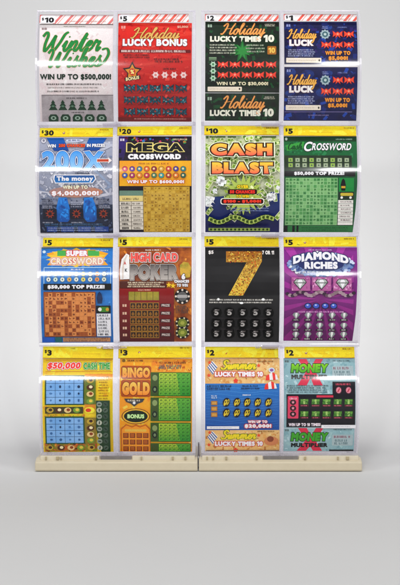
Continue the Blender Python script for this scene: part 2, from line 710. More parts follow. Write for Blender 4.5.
# ------------------------------------------------------------------ the sixteen ticket designs
def d_winter(A):
    A.rect(20, 76, 370, 540, '#e6dedb>#d2c9c6@76,540')
    A.fleck((22, 84, 368, 416), ['#dcd0cc', '#e8e0dc', '#d6cac8'], 90, 10, 40)
    A.rects([(20, 79, 370, 82)], '#4a3a3a')
    A.part = 'title'
    A.rects([(30, 97, 40, 107), (42, 97, 54, 107)], '#9a8a88')
    A.greek(130, 86, 250, 94, 1, '#6b7a5c')
    A.script('Winter', (38, 118, 312, 214), '#2f8a4c', 9, 0.35, ((5, '#c4ab6a'), (2.4, '#1c5b33')), rise=4)
    A.script('Wishes', (64, 202, 318, 290), '#2f8a4c', 8.5, 0.35, ((5, '#c4ab6a'), (2.4, '#1c5b33')),
             extra=[[(300, 284), (330, 262), (350, 225), (342, 200), (318, 206)]], rise=6)
    A.part = 'prize_line'
    A.text('WIN UP TO $500,000!', (24, 321, 362, 351), '#1d3a2c', 0.035)
    A.part = 'fine_print'
    A.greek(55, 362, 335, 376, 1, '#3c3836', 6)
    A.greek(55, 378, 335, 392, 1, '#8b8480', 5)
    A.greek(55, 394, 335, 410, 1, '#3c3836', 6)
    A.part = 'play_area'
    A.rect(30, 420, 372, 540, '#a9a3a3~#989292*90')
    A.rects([(30, 418, 372, 421)], '#6a6464')
    A.greek(145, 427, 250, 440, 1, '#4b4646', 6)
    xs = frange(84, 314, 6)
    A.shapes([(x, 468) for x in xs], [(x * 1.15, y * 1.05) for x, y in TREE], '#1f4330')
    A.shapes([(x, 470) for x in xs], ring(7, 4), '#5f7d68')
    A.greek(165, 494, 235, 503, 1, '#4b4646', 5)
    xs = frange(84, 314, 5)
    A.shapes([(x, 524) for x in xs], [(-23, 16), (-24, -4), (-14, -17), (14, -17), (24, -4), (23, 16)], '#1f4330')
    A.shapes([(x, 524) for x in xs], ring(13, 9), '#91a695')
    A.shapes([(x, 524) for x in xs], ring(6, 5), '#1f4330')


def snow(r):
    o = []
    for k in range(24):
        a = 2 * math.pi * k / 24
        q = r if k % 4 == 0 else (r * .55 if k % 2 else r * .72)
        o.append((q * math.cos(a), q * math.sin(a)))
    return o


def d_bonus(A):
    A.rect(28, 72, 380, 540, '#c93a32>#9c211f@120,520')
    for k in range(9):
        A.poly(clip(quad(204, 90 + k * 60, 520, 12, random.uniform(-.25, .25)), 28, 74, 380, 538), '#d04a3d>#a42a25@120,520')
    A.fleck((30, 76, 378, 520), ['#c2423a', '#b8302a', '#a82a26', '#d2554a'], 150, 6, 22)
    A.part = 'title'
    A.rects([(42, 88, 50, 102), (53, 88, 62, 102)], '#d79a90')
    A.text('$5,000!', (310, 86, 362, 99), '#dcb09b', 0.02)
    A.script('Holiday', (88, 96, 322, 150), '#d3ae6c', 6, 0.3, ((4, '#7a4a22'),))
    A.text('LUCKY BONUS', (50, 153, 358, 188), '#f4ece6', 0.045, outlines=((0.035, '#5a1a18'),))
    A.part = 'fine_print'
    A.rect(36, 206, 374, 220, '#6d1a1a')
    A.greek(42, 206, 370, 220, 1, '#e8cfc6', 8)
    A.greek(52, 226, 186, 248, 2, '#4d1414', 6)
    A.greek(200, 246, 345, 268, 2, '#4d1414', 7)
    A.greek(240, 292, 305, 302, 1, '#4d1414', 6)
    A.part = 'bonus_badge'
    A.shapes([(97, 310)], star(48, 24, 5), '#2a1718')
    A.shapes([(97, 312)], star(36, 19, 5), '#c98f3c')
    A.ell(97, 312, 15, 17, '#b5402c')
    A.text('%', (88, 302, 106, 322), '#f2d58c', 0.03)
    A.poly([(60, 340), (134, 328), (136, 344), (62, 356)], '#2a1718')
    A.text('BONUS', (66, 334, 130, 350), '#eed9a8', 0.03, warp=lambda x, y: (x, y - (x - 98) * .15))
    A.part = 'play_area'
    A.shapes([(x, 326) for x in (208, 252, 296, 341)], snow(20), '#e9cfcb')
    A.shapes([(x, 326) for x in (208, 252, 296, 341)], ring(6, 6), '#c98880')
    C = grid((84, 145, 206, 268, 330), (387, 441, 495))
    A.shapes(C, [(x * 1.05, y * 1.5) for x, y in BOW], '#3e1d24')
    A.shapes(C, [(x * 1.0, y * 1.2) for x, y in BOW], '#28525f')
    for x, y in C:
        A.fleck((x - 24, y - 14, x + 24, y + 14), ['#3f7f8c', '#1d3a46', '#5c2a30', '#6aa6ac', '#2f6674'], 16, 4, 11)
    A.shapes(C, ring(5, 4), '#9a4a44')
    A.greek(60, 462, 350, 468, 1, '#5e1a1a', 4)
    A.greek(60, 408, 350, 414, 1, '#5e1a1a', 4)
    A.rect(28, 522, 380, 540, '#6e1718')
    A.greek(100, 524, 370, 534, 1, '#c78f86', 4)


def holiday10(A, full):
    A.part = 'title'
    A.rects([(42, 80, 50, 95), (53, 80, 62, 95)], '#9fb3a0')
    A.greek(312, 76, 368, 90, 2, '#c9c7b4', 4)
    A.script('Holiday', (104, 74, 318, 130), '#e0a262', 6, 0.3, ((4, '#5c3a1c'),))
    A.text('LUCKY TIMES', (53, 139, 298, 167), '#efe8d2', 0.045)
    A.text('10', (310, 132, 361, 168), '#efe8d2', 0.04)
    if not full:
        return
    A.part = 'fine_print'
    A.shapes([(208, 212)], star(60, 26, 7), '#2c6a3a')
    A.shapes([(208, 212)], star(44, 17, 9), '#3f8a4a')
    A.greek(48, 176, 186, 228, 4, '#c8cdb8', 5.5)
    A.greek(225, 176, 318, 222, 3, '#b8c3ac', 5.5)
    A.rrect(328, 188, 370, 228, 4, '#a87334')
    A.text('10', (333, 195, 365, 221), '#e7c26a', 0.03)
    A.part = 'play_area'
    A.rects([(48, 242, 84, 250), (48, 253, 84, 257)], '#7f9a7a')
    L = [(68, 276), (68, 308), (68, 341)]
    A.shapes(L, snow(18), '#bcd8bf')
    A.shapes(L, ring(6, 6), '#5a8a66')
    C = grid((115, 172, 230, 287, 345), (276, 325))
    A.shapes(C, [(x * 1.0, y * 1.3) for x, y in BOW], '#7c1f1c')
    A.shapes(C, [(x * .9, y * 1.15) for x, y in BOW], '#d95443')
    A.shapes(C, ring(5, 5), '#f0a08c')
    A.part = 'prize_line'
    A.text('WIN UP TO $30,000!', (84, 358, 332, 376), '#dcd6b6', 0.03)
    A.rrect(42, 381, 206, 402, 3, '#e2d9c6')
    A.greek(52, 386, 180, 397, 1, '#b9ad98', 3)
    A.ell(195, 391, 4, 5, '#4a4438')


def d_holiday10(A, second):
    if not second:
        A.rect(30, 66, 386, 408, '#1c3a26~#142a1c*40')
        A.fleck((32, 70, 384, 404), ['#1f4a2e', '#173222', '#265636', '#12261a'], 170, 6, 26)
        holiday10(A, True)
    else:
        A.rect(30, 410, 386, 536, '#1c3a26~#142a1c*40')
        A.fleck((32, 414, 384, 532), ['#1f4a2e', '#173222', '#265636', '#12261a'], 70, 6, 26)
        A.dy = 348
        holiday10(A, False)
        A.dy = 0


def d_luck(A, second):
    y0 = 288 if second else 66
    y1 = 536 if second else 276
    A.rect(38, y0, 386, y1, '#232c5c~#1a2148*30')
    for cx, cy, r in ((70, 90, 24), (150, 100, 30), (215, 185, 26), (130, 215, 34), (250, 95, 18), (60, 190, 18)):
        A.poly(clip([(x + cx, y + cy + (222 if second else 0)) for x, y in ring(r, r * .7)], 38, y0, 386, y1), '#2d4a86~#232c5c*60')
    A.fleck((40, y0 + 4, 384, y1 - 4), ['#2a3870', '#1c2450', '#31509a', '#3a2e66', '#182048'], 110, 8, 30)
    A.dy = 220 if second else 0
    A.part = 'title'
    A.rects([(50, 80, 58, 92), (61, 80, 68, 92)], '#8f97bd')
    A.script('Holiday', (52, 104, 192, 150), '#e0b062', 5, 0.3, ((3.5, '#5c3a1c'),))
    A.text('LUCK', (62, 156, 178, 188), '#f2e2de', 0.05, outlines=((0.03, '#8a5a58'),))
    A.part = 'fine_print'
    A.greek(55, 202, 192, 240, 4, '#aab0cc', 5)
    A.rrect(47, 245, 214, 268, 3, '#e4dac9')
    A.greek(56, 252, 190, 262, 1, '#b9ad98', 3)
    A.ell(204, 257, 4, 5, '#4a4438')
    A.part = 'play_area'
    A.greek(216, 88, 250, 104, 2, '#7f89b5', 5)
    A.greek(292, 90, 340, 100, 1, '#7f89b5', 5)
    A.shapes([(233, 130)], star(25, 20, 10), '#9fb0b4')
    A.ell(233, 130, 14, 14, '#4a6a70')
    A.shapes([(233, 130)], star(9, 5, 6), '#b8c8c4')
    C = [(293, 129), (346, 129), (238, 181), (292, 181), (345, 181)]
    A.shapes(C, [(x * .95, y * 1.35) for x, y in BOW], '#7c1f1c')
    A.shapes(C, [(x * .85, y * 1.15) for x, y in BOW], '#dc5a44')
    A.shapes(C, ring(5, 5), '#f2a184')
    A.part = 'prize_line'
    A.text('WIN UP TO', (232, 212, 352, 231), '#e39a44', 0.05, outlines=((0.04, '#5a2a14'),))
    A.text('$5,000!', (248, 237, 340, 258), '#e39a44', 0.05, outlines=((0.04, '#5a2a14'),))
    if second:
        A.rects([(42, 275, 364, 277)], '#8d86b0')
        A.greek(150, 286, 255, 296, 1, '#8d86b0', 4)
    A.dy = 0


def d_200x(A):
    A.rect(20, 85, 366, 540, '#a4a8b4>#8d92a0@90,400')
    for k in range(22):
        A.poly(clip(quad(random.uniform(20, 366), random.uniform(90, 380), random.uniform(60, 160), random.uniform(5, 14), random.uniform(-.9, .9)), 20, 86, 366, 400),
               random.choice(['#b6bac4', '#93a0b4', '#c3c5cc', '#8790a4']))
    A.rect(20, 405, 366, 540, '#3a4356>#22293c@405,540')
    A.fleck((22, 370, 364, 536), ['#555f76', '#2a3448', '#6c768a', '#1d2638'], 80, 6, 20)
    A.poly([(52, 86), (132, 86), (160, 150), (90, 150)], '#2a68ac>#1d4f8c@86,150')
    A.poly([(255, 86), (338, 86), (300, 150), (228, 150)], '#2a68ac>#1d4f8c@86,150')
    A.poly([(112, 372), (150, 372), (166, 430), (166, 470), (152, 486), (112, 486), (96, 468), (98, 430)], '#2c86cf>#1a5c9f@380,486')
    A.poly([(232, 372), (272, 372), (292, 430), (294, 470), (278, 486), (244, 486), (228, 468), (226, 430)], '#2c86cf>#1a5c9f@380,486')
    A.fleck((22, 236, 364, 372), ['#c6c8ce', '#b0b3bd', '#9a9fac', '#d2d3d8'], 120, 5, 22)
    A.fleck((22, 150, 364, 236), ['#7f8aa0', '#98a2b6', '#b4bac8'], 90, 5, 18)
    A.part = 'title'
    A.ell(40, 100, 11, 11, '#d6d6da')
    A.ell(40, 100, 6, 6, '#8a8a94')
    A.text('WIN', (58, 118, 98, 134), '#eef0f4', 0.04, outlines=((.04, '#3a4256'),))
    A.text('200 CHANCES', (112, 116, 236, 132), '#d8603c', 0.04, outlines=((.05, '#5a2018'),))
    A.text('IN PRIZES', (244, 116, 330, 132), '#eef0f4', 0.04, outlines=((.04, '#3a4256'),))
    A.ell(187, 99, 42, 9, '#c2c8d6')
    A.greek(155, 94, 222, 104, 1, '#5b6480', 6)
    A.text('200X', (34, 152, 326, 244), '#4e97d6>#9cc8ee@150,246', 0.03, outlines=((0.065, '#1c3f74'), (0.045, '#dfeaf5'), (0.02, '#2c62a4')))
    A.poly([(292, 188), (346, 188), (346, 182), (364, 197), (346, 212), (346, 206), (292, 206)], '#e6ded8')
    A.rect(294, 191, 348, 203, '#b8502e')
    A.poly([(92, 264), (282, 264), (290, 284), (274, 306), (96, 306), (88, 286)], '#e7edf3')
    A.poly([(96, 268), (279, 268), (285, 284), (272, 302), (99, 302), (93, 286)], '#22568a>#3c7fb6@268,302')
    A.text('The money', (104, 272, 276, 300), '#eaf2f8', 0.03)
    A.greek(190, 252, 262, 262, 1, '#3a4458', 6)
    A.part = 'prize_line'
    A.ell(194, 346, 128, 26, '#b98a72~#a08a88*50')
    A.text('WIN UP TO', (132, 315, 250, 332), '#f0e2c8', 0.04, outlines=((0.05, '#6a4a30'),))
    A.text('$4,000,000!', (80, 341, 302, 366), '#f7efe6', 0.045, outlines=((0.07, '#7c3c22'), (0.04, '#c8683a')))
    A.part = 'play_area'
    for q in ((98, 372, 166, 486), (228, 372, 292, 486)):
        A.fleck((q[0] + 8, q[1] + 6, q[2] - 8, q[3] - 8), ['#2a7cc4', '#1f66aa', '#3a90d6', '#1a5694'], 26, 6, 22)
    A.greek(30, 376, 92, 404, 3, '#4a4f60', 5)
    A.greek(296, 376, 358, 404, 3, '#4a4f60', 5)
    A.greek(30, 408, 92, 424, 2, '#b6bac8', 4)
    A.greek(168, 390, 226, 420, 3, '#b6bac8', 4)
    A.greek(296, 408, 358, 424, 2, '#b6bac8', 4)
    C = [(70, 448), (195, 448), (322, 448)]
    A.shapes(C, [(-32, -22), (32, -22), (32, 24), (-32, 24)], '#1d2434')
    A.shapes(C, star(23, 12, 9), '#96462e')
    A.shapes(C, star(13, 7, 7), '#2a2630')
    A.greek(30, 484, 90, 494, 1, '#b6bac8', 4)
    A.greek(168, 484, 226, 494, 1, '#b6bac8', 4)
    A.greek(40, 492, 340, 512, 2, '#4f7596', 5)
    A.rects([(52, 508, 100, 532), (120, 508, 180, 532), (200, 508, 260, 532), (280, 508, 345, 532)], '#2b4a86')
    A.greek(55, 510, 345, 530, 2, '#a9b5cc', 4)


def d_mega(A):
    A.rect(35, 78, 382, 534, '#2a2030')
    A.poly([(35, 78), (80, 78), (60, 190), (35, 220)], '#4a3a7c>#33284e@80,200')
    A.fleck((36, 110, 381, 340), ['#3a2a4c', '#241b2a', '#4a3048', '#1c1620'], 70, 8, 26)
    for k in range(26):
        x = random.uniform(70, 360)
        A.poly(clip(quad(x, random.uniform(86, 112), random.uniform(6, 16), random.uniform(6, 12), random.uniform(0, 3)), 36, 80, 380, 118),
               random.choice(['#b8476a', '#3f8a58', '#c78a3c', '#7a4a9a', '#3d7aa8', '#6b2440']))
    A.part = 'title'
    A.rects([(42, 90, 50, 102), (53, 90, 62, 102)], '#c9c2cc')
    A.greek(290, 89, 368, 99, 1, '#cbb9a0', 6)
    A.text('MEGA', (76, 112, 344, 154), '#1b1618', 0.04, outlines=((0.075, '#3a3424'), (0.06, '#ddd08a')))
    A.text('CROSSWORD', (80, 165, 331, 191), '#f6f2ea', 0.055, outlines=((0.03, '#2a2420'),))
    A.part = 'play_area'
    A.rect(40, 198, 380, 318, '#f3b32f~#ee9f24*30')
    A.greek(130, 206, 285, 218, 1, '#a0601c', 7)
    cols = ['#c7466a', '#6a3f94', '#3f7f9c', '#d06a30', '#8a2f3c', '#caa040', '#c14a4a', '#4a4690', '#2e8486', '#3a62a8', '#9c3a6a', '#d88a2c', '#b83a58', '#4d7f62', '#3f9a9a', '#a8443c', '#d07a2e', '#2f6a5a']
    for k, (x, y) in enumerate(grid(frange(66, 342, 9), (237, 268))):
        A.ell(x, y, 14, 13.5, '#7a4a20')
        A.ell(x, y, 12, 11.5, cols[k])
        A.ell(x - 1, y - 1, 5, 5, '#e6cfa0')
    A.part = 'prize_line'
    A.text('WIN UP TO $600,000!', (76, 290, 346, 308), '#fbf1e2', 0.04, outlines=((0.08, '#c23a2c'),))
    A.part = 'number_table'
    A.rects([(40, 340, 152, 522)], '#d8d2c4')
    A.rect(40, 340, 152, 364, '#6f8a7a')
    A.rect(40, 364, 152, 390, '#d9c98a')
    A.greek(55, 372, 140, 386, 1, '#4a3a24', 8)
    A.rects([(40, 390 + 19 * k, 152, 392 + 19 * k) for k in range(7)] + [(94, 392, 97, 522)], '#7a7268')
    for k in range(7):
        A.greek(46, 394 + 19 * k, 90, 408 + 19 * k, 1, '#3c3630', 8)
        A.greek(100, 394 + 19 * k, 146, 408 + 19 * k, 1, '#6a6258', 6)
    A.part = 'crossword_grid'
    cells(A, 154, 322, 372, 532, 13, 13, '#c9aa52', '#b8963e', '#b39340', 0.3, '#8a6a24')


def d_blast(A):
    A.rect(35, 76, 388, 534, '#dfe2c8~#a9b98c*60')
    A.poly([(35, 372), (388, 342), (388, 534), (35, 534)], '#2c4a86>#16265a@350,500')
    for k in range(190):
        x, y = random.uniform(35, 388), random.uniform(82, 470)
        if y > 345 and random.random() < .72:
            continue
        a = random.uniform(0, 3.14)
        w = random.uniform(26, 46)
        A.poly(clip(quad(x, y, w, w * .5, a), 36, 78, 387, 532), random.choice(['#d7dcb4', '#c4cf98', '#e6e8d0']))
        A.poly(clip(quad(x, y, w * .84, w * .36, a), 36, 78, 387, 532), random.choice(['#7f9c4a', '#93ae58', '#6b8a40', '#587a38']))
        A.poly(clip(quad(x, y, w * .3, w * .26, a), 36, 78, 387, 532), '#c9d49c')
    for cx, cy, r in ((108, 300, 26), (345, 372, 26), (50, 392, 30), (80, 345, 14), (376, 330, 12)):
        for k in range(7):
            A.poly(clip([(x + cx + random.uniform(-r, r) * .55, y + cy + random.uniform(-r, r) * .55) for x, y in ring(r * .5, r * .45)], 36, 78, 387, 532), random.choice(['#eef0ea', '#f6f6f0', '#dfe6e2']))
    A.part = 'title'
    A.rects([(38, 82, 50, 96), (54, 84, 130, 92), (140, 84, 180, 92), (300, 84, 370, 92)], '#4b5a3a')
    A.text('CASH', (62, 120, 350, 178), '#f2c25a>#de5f5c@118,180', 0.05, outlines=((0.13, '#f0eed0'), (0.085, '#3a4a2a'), (0.045, '#5a2420')))
    A.text('BLAST', (66, 210, 352, 264), '#f4c552>#e0685a@208,266', 0.05, outlines=((0.13, '#f0eed0'), (0.085, '#3a4a2a'), (0.045, '#5a2420')))
    A.part = 'prize_line'
    A.shapes([(214, 362)], star(96, 60, 18), '#a9b866')
    A.fleck((120, 310, 308, 414), ['#c4cc88', '#8fa24c', '#dfe4b4', '#7a8f3e'], 60, 5, 18)
    A.text('OVER', (184, 317, 238, 333), '#e8c83c', 0.05, outlines=((0.09, '#3a2a14'),))
    A.rrect(140, 337, 278, 361, 8, '#3a1a1c')
    A.text('50 CHANCES', (150, 341, 268, 357), '#d8483c', 0.05)
    A.text('TO WIN', (180, 363, 240, 377), '#e8c83c', 0.05, outlines=((0.09, '#3a2a14'),))
    A.rrect(106, 379, 312, 408, 10, '#e9e4d8')
    A.rrect(110, 382, 308, 405, 9, '#3a1a1c')
    A.text('$100 - $1,000!', (120, 386, 298, 402), '#e0503f', 0.05)
    A.greek(150, 420, 350, 442, 2, '#8793b8', 4)
    A.part = 'play_area'
    n = 16
    for k in range(n):
        x = 62 + k * 19
        y = 478 + 12 * math.sin(k * .8)
        A.poly(quad(x, y, 30, 24, .35 * math.cos(k * .8)), '#26341c')
        A.poly(quad(x, y, 26, 19, .35 * math.cos(k * .8)), '#a5b46c')
        A.ell(x, y, 6, 7, '#4a5c30')
    for k in range(15):
        x = 62 + k * 19
        A.poly(quad(x, 524, 24, 14, .1 * math.cos(k)), '#8c9a5c')
        A.ell(x, 524, 5, 5, '#3a4a26')


def d_green(A):
    A.poly([(34, 78), (382, 78), (382, 300), (376, 420), (366, 534), (34, 534)], '#2f7048>#2a6040@80,300')
    A.fleck((36, 104, 362, 280), ['#347a50', '#285c3e', '#3c8458', '#245438'], 90, 6, 24)
    A.part = 'title'
    A.rect(36, 80, 380, 104, '#1b4a30')
    A.ell(46, 92, 6, 7, '#b9c9bc')
    A.greek(280, 88, 366, 98, 1, '#9cb8a4', 5)
    A.poly([(44, 122), (132, 104), (126, 140), (48, 150)], '#4b9a4e')
    A.script('Cash', (56, 110, 122, 142), '#1f5a34', 6, .3)
    A.text('C', (130, 105, 172, 152), '#f4f4ee', 0.02, 0.3, outlines=((0.05, '#16301f'),))
    A.text('ROSSWORD', (166, 112, 356, 147), '#f4f4ee', 0.02, 0.3, outlines=((0.05, '#16301f'),))
    A.part = 'play_area'
    A.rect(36, 172, 356, 244, '#2a3a2c~#3a4a34*60')
    C = grid(frange(65, 332, 9), (194, 219))
    A.shapes(C, [(-11, -10), (11, -10), (11, 10), (-11, 10)], '#7a8a6a')
    A.shapes([c for i, c in enumerate(C) if i % 3], [(-9, -8), (9, -8), (9, 8), (-9, 8)], '#a9b59a')
    A.shapes([c for i, c in enumerate(C) if i % 3 == 0], [(-9, -8), (9, -8), (9, 8), (-9, 8)], '#9cbc5a')
    A.shapes(C, [(-4, -3), (4, -3), (4, 4), (-4, 4)], '#5a6a5a')
    A.part = 'prize_line'
    A.rect(36, 246, 372, 272, '#161c18')
    A.text('$50,000 TOP PRIZE!', (82, 250, 320, 268), '#f4f4f0', 0.045)
    A.part = 'crossword_grid'
    cells(A, 42, 280, 288, 500, 15, 14, '#86b47c', '#639a62', '#a6cc9c', 0.42, '#3f7048')
    A.part = 'number_table'
    A.rect(294, 280, 366, 344, '#2f8a4c')
    A.poly([(306, 340), (302, 312), (309, 288), (316, 282), (323, 292), (328, 316), (324, 340)], '#151c16')
    A.rect(306, 318, 325, 328, '#c8a24a')
    A.rect(294, 346, 366, 380, '#1c3826')
    A.rrect(302, 350, 362, 364, 5, '#c3b04a')
    A.ell(308, 372, 6, 6, '#e6e6dc'); A.ell(350, 372, 6, 6, '#e6e6dc')
    A.rect(292, 384, 363, 500, '#e3e0d8')
    A.rects([(292, 400 + 17 * k, 363, 402 + 17 * k) for k in range(6)], '#7d8a80')
    for k in range(6):
        A.greek(300, 386 + 17 * k, 358, 398 + 17 * k, 1, '#5a4a4a', 5)
    A.rect(36, 504, 366, 532, '#3f7a4c')
    A.rects([(36, 504, 54, 532), (76, 504, 88, 532), (96, 504, 106, 532)], '#141c16')
    A.greek(120, 508, 350, 530, 2, '#245234', 5)


def d_super(A):
    A.rect(30, 82, 378, 536, '#4187c6~#3a7ab8*30')
    A.rects([(30, 82, 378, 88)], '#5a6a58')
    A.fleck((32, 90, 376, 534), ['#4a90cc', '#3a78b4', '#5a9ad2', '#356ca6'], 130, 6, 24)
    A.part = 'title'
    A.poly([(56, 112), (140, 94), (290, 94), (356, 112), (330, 140), (356, 168), (200, 172), (60, 168), (84, 140)], '#e9a63c')
    A.shapes([(200, 132)], [(x * 2.9, y * .9) for x, y in star(52, 40, 14)], '#f0c04c')
    A.rect(108, 98, 150, 124, '#58a85c'); A.rect(256, 98, 312, 124, '#58a85c')
    A.ell(44, 104, 8, 7, '#c9dcec')
    A.greek(290, 94, 360, 102, 1, '#d5e3ef', 5)
    A.text('SUPER', (152, 98, 256, 125), '#fbf3ee', 0.05, outlines=((0.1, '#c9486a'),))
    A.text('CROSSWORD', (76, 133, 332, 166), '#f8dcc8', 0.035, outlines=((0.09, '#fbeee2'), (0.055, '#c03c2c')))
    A.part = 'play_area'
    A.rects([(44, 178, 370, 181), (44, 178, 47, 288), (367, 178, 370, 288)], '#b5d6ee')
    A.greek(170, 184, 244, 193, 1, '#e3eef6', 5)
    cs = ['#e6e8e0', '#e0e6da', '#dfe4e0', '#e8e2d2', '#d9dccf', '#cfe0d8', '#e8a85a', '#e6d27a', '#d98a5c']
    for k, (x, y) in enumerate(grid(frange(68, 337, 9), (210, 236))):
        A.ell(x, y, 11.5, 11.5, '#8d9c86')
        A.ell(x, y, 9.5, 9.5, cs[(k * 5) % 9])
        A.rects([(x - 3, y - 4, x + 3, y + 4)], '#6f7a62')
    A.part = 'prize_line'
    A.rect(44, 256, 372, 286, '#15181e')
    A.text('$50,000 TOP PRIZE!', (64, 262, 340, 282), '#f4f4f2', 0.05)
    A.part = 'crossword_grid'
    A.rect(44, 294, 296, 508, '#8a5230')
    cells(A, 49, 299, 292, 504, 13, 11, '#d3935c', '#9c5c34', '#b97c4a', 0.36, '#6e3a1e')
    A.part = 'number_table'
    A.poly([(306, 350), (301, 322), (308, 300), (316, 294), (324, 304), (330, 326), (326, 350)], '#173a5c')
    A.rect(298, 360, 368, 396, '#141820')
    A.rrect(312, 366, 360, 390, 6, '#4f8a3a')
    A.ell(316, 378, 9, 9, '#e6e6dc'); A.ell(352, 378, 8, 8, '#caa040')
    A.rect(300, 398, 368, 506, '#ebe9e4')
    for k in range(7):
        A.greek(304, 402 + 15 * k, 364, 412 + 15 * k, 1, '#3a3f48', 8)
    A.rects([(34, 510, 92, 534)], '#2c62b0')
    A.rects([(96, 510, 128, 534)], '#2a6a6a')
    A.rects([(134, 512, 364, 532)], '#b98a62')
    A.greek(138, 512, 360, 532, 2, '#6b5648', 6)


def d_poker(A):
    A.rect(38, 82, 382, 532, '#c07a36~#8a4a22*45')
    for k in range(60):
        x, y = random.uniform(40, 380), random.uniform(86, 524)
        A.poly(clip(quad(x, y, random.uniform(8, 26), random.uniform(6, 16), random.uniform(0, 3)), 39, 84, 381, 531), random.choice(['#d48a3c', '#9c5626', '#b86a2c', '#7d4420', '#dd9c4a']))
    A.part = 'title'
    A.poly([(42, 190), (50, 140), (72, 112), (86, 120), (88, 234), (44, 236)], '#efe9df')
    A.poly([(52, 190), (58, 146), (74, 118), (78, 120), (62, 170), (60, 232), (52, 234)], '#cfc6ba')
    A.text('A', (60, 150, 72, 166), '#b8342c', 0.03); A.text('K', (66, 184, 78, 200), '#2a2624', 0.03)
    A.greek(158, 92, 244, 100, 1, '#e9dcc8', 5)
    A.text('HIGH CARD', (94, 110, 316, 152), '#e06a62', 0.03, outlines=((0.075, '#f4e6de'), (0.03, '#7a1c1c')))
    A.text('POKER', (92, 166, 316, 238), '#5d5a58>#b8b2aa@166,238', 0.055, outlines=((0.07, '#1d1a1a'), (0.05, '#cfc8be'), (0.025, '#262222')))
    A.poly([(326, 168), (344, 152), (366, 156), (380, 180), (374, 226), (340, 232), (328, 210)], '#8a8a3a~#c9a84a*80')
    A.text('6', (334, 208, 352, 236), '#f4f1ea', 0.05, outlines=((0.08, '#221c18'),))
    A.text('CHANCES', (300, 238, 370, 252), '#f4f1ea', 0.05, outlines=((0.08, '#221c18'),))
    A.text('TO WIN', (312, 256, 364, 271), '#f4f1ea', 0.05, outlines=((0.08, '#221c18'),))
    A.shapes([(274, 262), (294, 266)], star(14, 6, 5), '#eec03c')
    A.part = 'fine_print'
    A.rect(42, 244, 262, 276, '#5a3018')
    A.greek(78, 246, 258, 274, 3, '#e8d6b8', 5)
    A.part = 'play_area'
    A.rect(40, 278, 298, 532, '#8a2420>#551414@280,530')
    A.greek(126, 281, 196, 290, 1, '#d9b9a0', 5)
    A.rect(84, 294, 228, 334, '#8f8a3e~#a89a48*90')
    A.rects([(84 + 28.8 * k - 1, 294, 84 + 28.8 * k + 1, 334) for k in range(6)], '#5e4a1e')
    C = grid(frange(104, 214, 5), (361, 397, 432, 467, 499))
    A.shapes(C, [(-13, -16), (13, -16), (13, 15), (-13, 15)], '#a8823a')
    A.shapes(C, [(-11, -13), (11, -13), (11, 12), (-11, 12)], '#3a2818')
    A.shapes(C, [(-8, 3), (0, -9), (8, 3), (0, 11)], '#8f6a34')
    for y in (359, 396, 432, 466, 499):
        A.rects([(55, y - 6, 62, y + 6), (65, y - 6, 74, y + 6)], '#d9b9a0')
        A.rrect(234, y - 9, 284, y + 8, 3, '#46121a')
        A.text('PRIZE', (240, y - 6, 278, y + 5), '#e6d5cc', 0.01)
    A.part = 'bonus_chips'
    for cx, cy, r in ((338, 316, 37),):
        A.ell(cx, cy, r, r, '#1c1614')
        A.shapes([(cx + r * .82 * math.cos(a), cy + r * .82 * math.sin(a)) for a in [k * math.pi / 4 for k in range(8)]], ring(5, 5), '#d9cfc0')
        A.ell(cx, cy, r * .6, r * .6, '#6a6a68')
        A.rects([(cx - 24, cy - 7, cx + 24, cy + 7)], '#aaa8a4')
    A.greek(304, 358, 372, 396, 4, '#5a5048', 7)
    for cx, cy, r in ((338, 442, 34), (338, 488, 34)):
        A.ell(cx, cy, r, r * .86, '#241c16')
        A.shapes([(cx + r * .84 * math.cos(a), cy + r * .7 * math.sin(a)) for a in [k * math.pi / 4 + .3 for k in range(8)]], ring(4, 4), '#d9d5b0')
        A.ell(cx, cy, r * .64, r * .56, '#7f8a3c')
        A.ell(cx, cy, r * .3, r * .26, '#a8ac58')


def d_seven(A):
    A.rect(32, 82, 386, 534, '#151214')
    A.poly([(33, 96), (386, 96), (386, 240), (33, 170)], '#1c181b')
    A.part = 'title'
    A.text('$5', (48, 98, 72, 117), '#e4e0da', 0.03)
    A.text('7 OR 11', (304, 98, 360, 117), '#e4e0da', 0.04)
    P = [(132, 102), (302, 102), (302, 150), (212, 312), (143, 312), (230, 154), (132, 154)]
    A.poly(P, '#a8701c>#e8c45c@100,240')
    d = A.step()
    random.seed(5)
    for k in range(760):
        x, y = random.uniform(132, 302), random.uniform(102, 312)
        left = 132 if y < 154 else 230 - (y - 154) * .55
        right = 302 if y < 150 else 302 - (y - 150) * .555
        if not (left + 4 < x < right - 4):
            continue
        A.poly(quad(x, y, random.uniform(3, 8), random.uniform(2, 4.5), random.uniform(0, 3)), random.choice(['#8a5a1c', '#6a4416', '#7a3a1c', '#f0d27a', '#b06a24', '#5f3c14', '#eac25a', '#a8742c', '#c9502c']))
    A.part = 'fine_print'
    A.greek(48, 326, 372, 338, 1, '#d8d4ce', 5)
    A.greek(48, 339, 372, 350, 1, '#d8d4ce', 5)
    A.ell(95, 330, 6, 6, '#f0ece6'); A.ell(306, 330, 7, 6, '#f0ece6'); A.ell(204, 347, 9, 5, '#f0ece6')
    A.part = 'play_area'
    for (x, y) in grid((86, 148, 210, 270, 332), (393, 446, 494)):
        A.ell(x, y, 25, 22, '#201c1e')
        A.text('5', (x - 10, y - 15, x + 10, y + 12), '#a8a4a2', 0.03)
        A.poly([(x - 14, y - 9), (x + 14, y - 17), (x + 13, y - 10), (x - 12, y - 4)], '#5e5a5a')
    A.greek(70, 416, 345, 422, 1, '#4a4648', 3)
    A.greek(70, 468, 345, 474, 1, '#4a4648', 3)


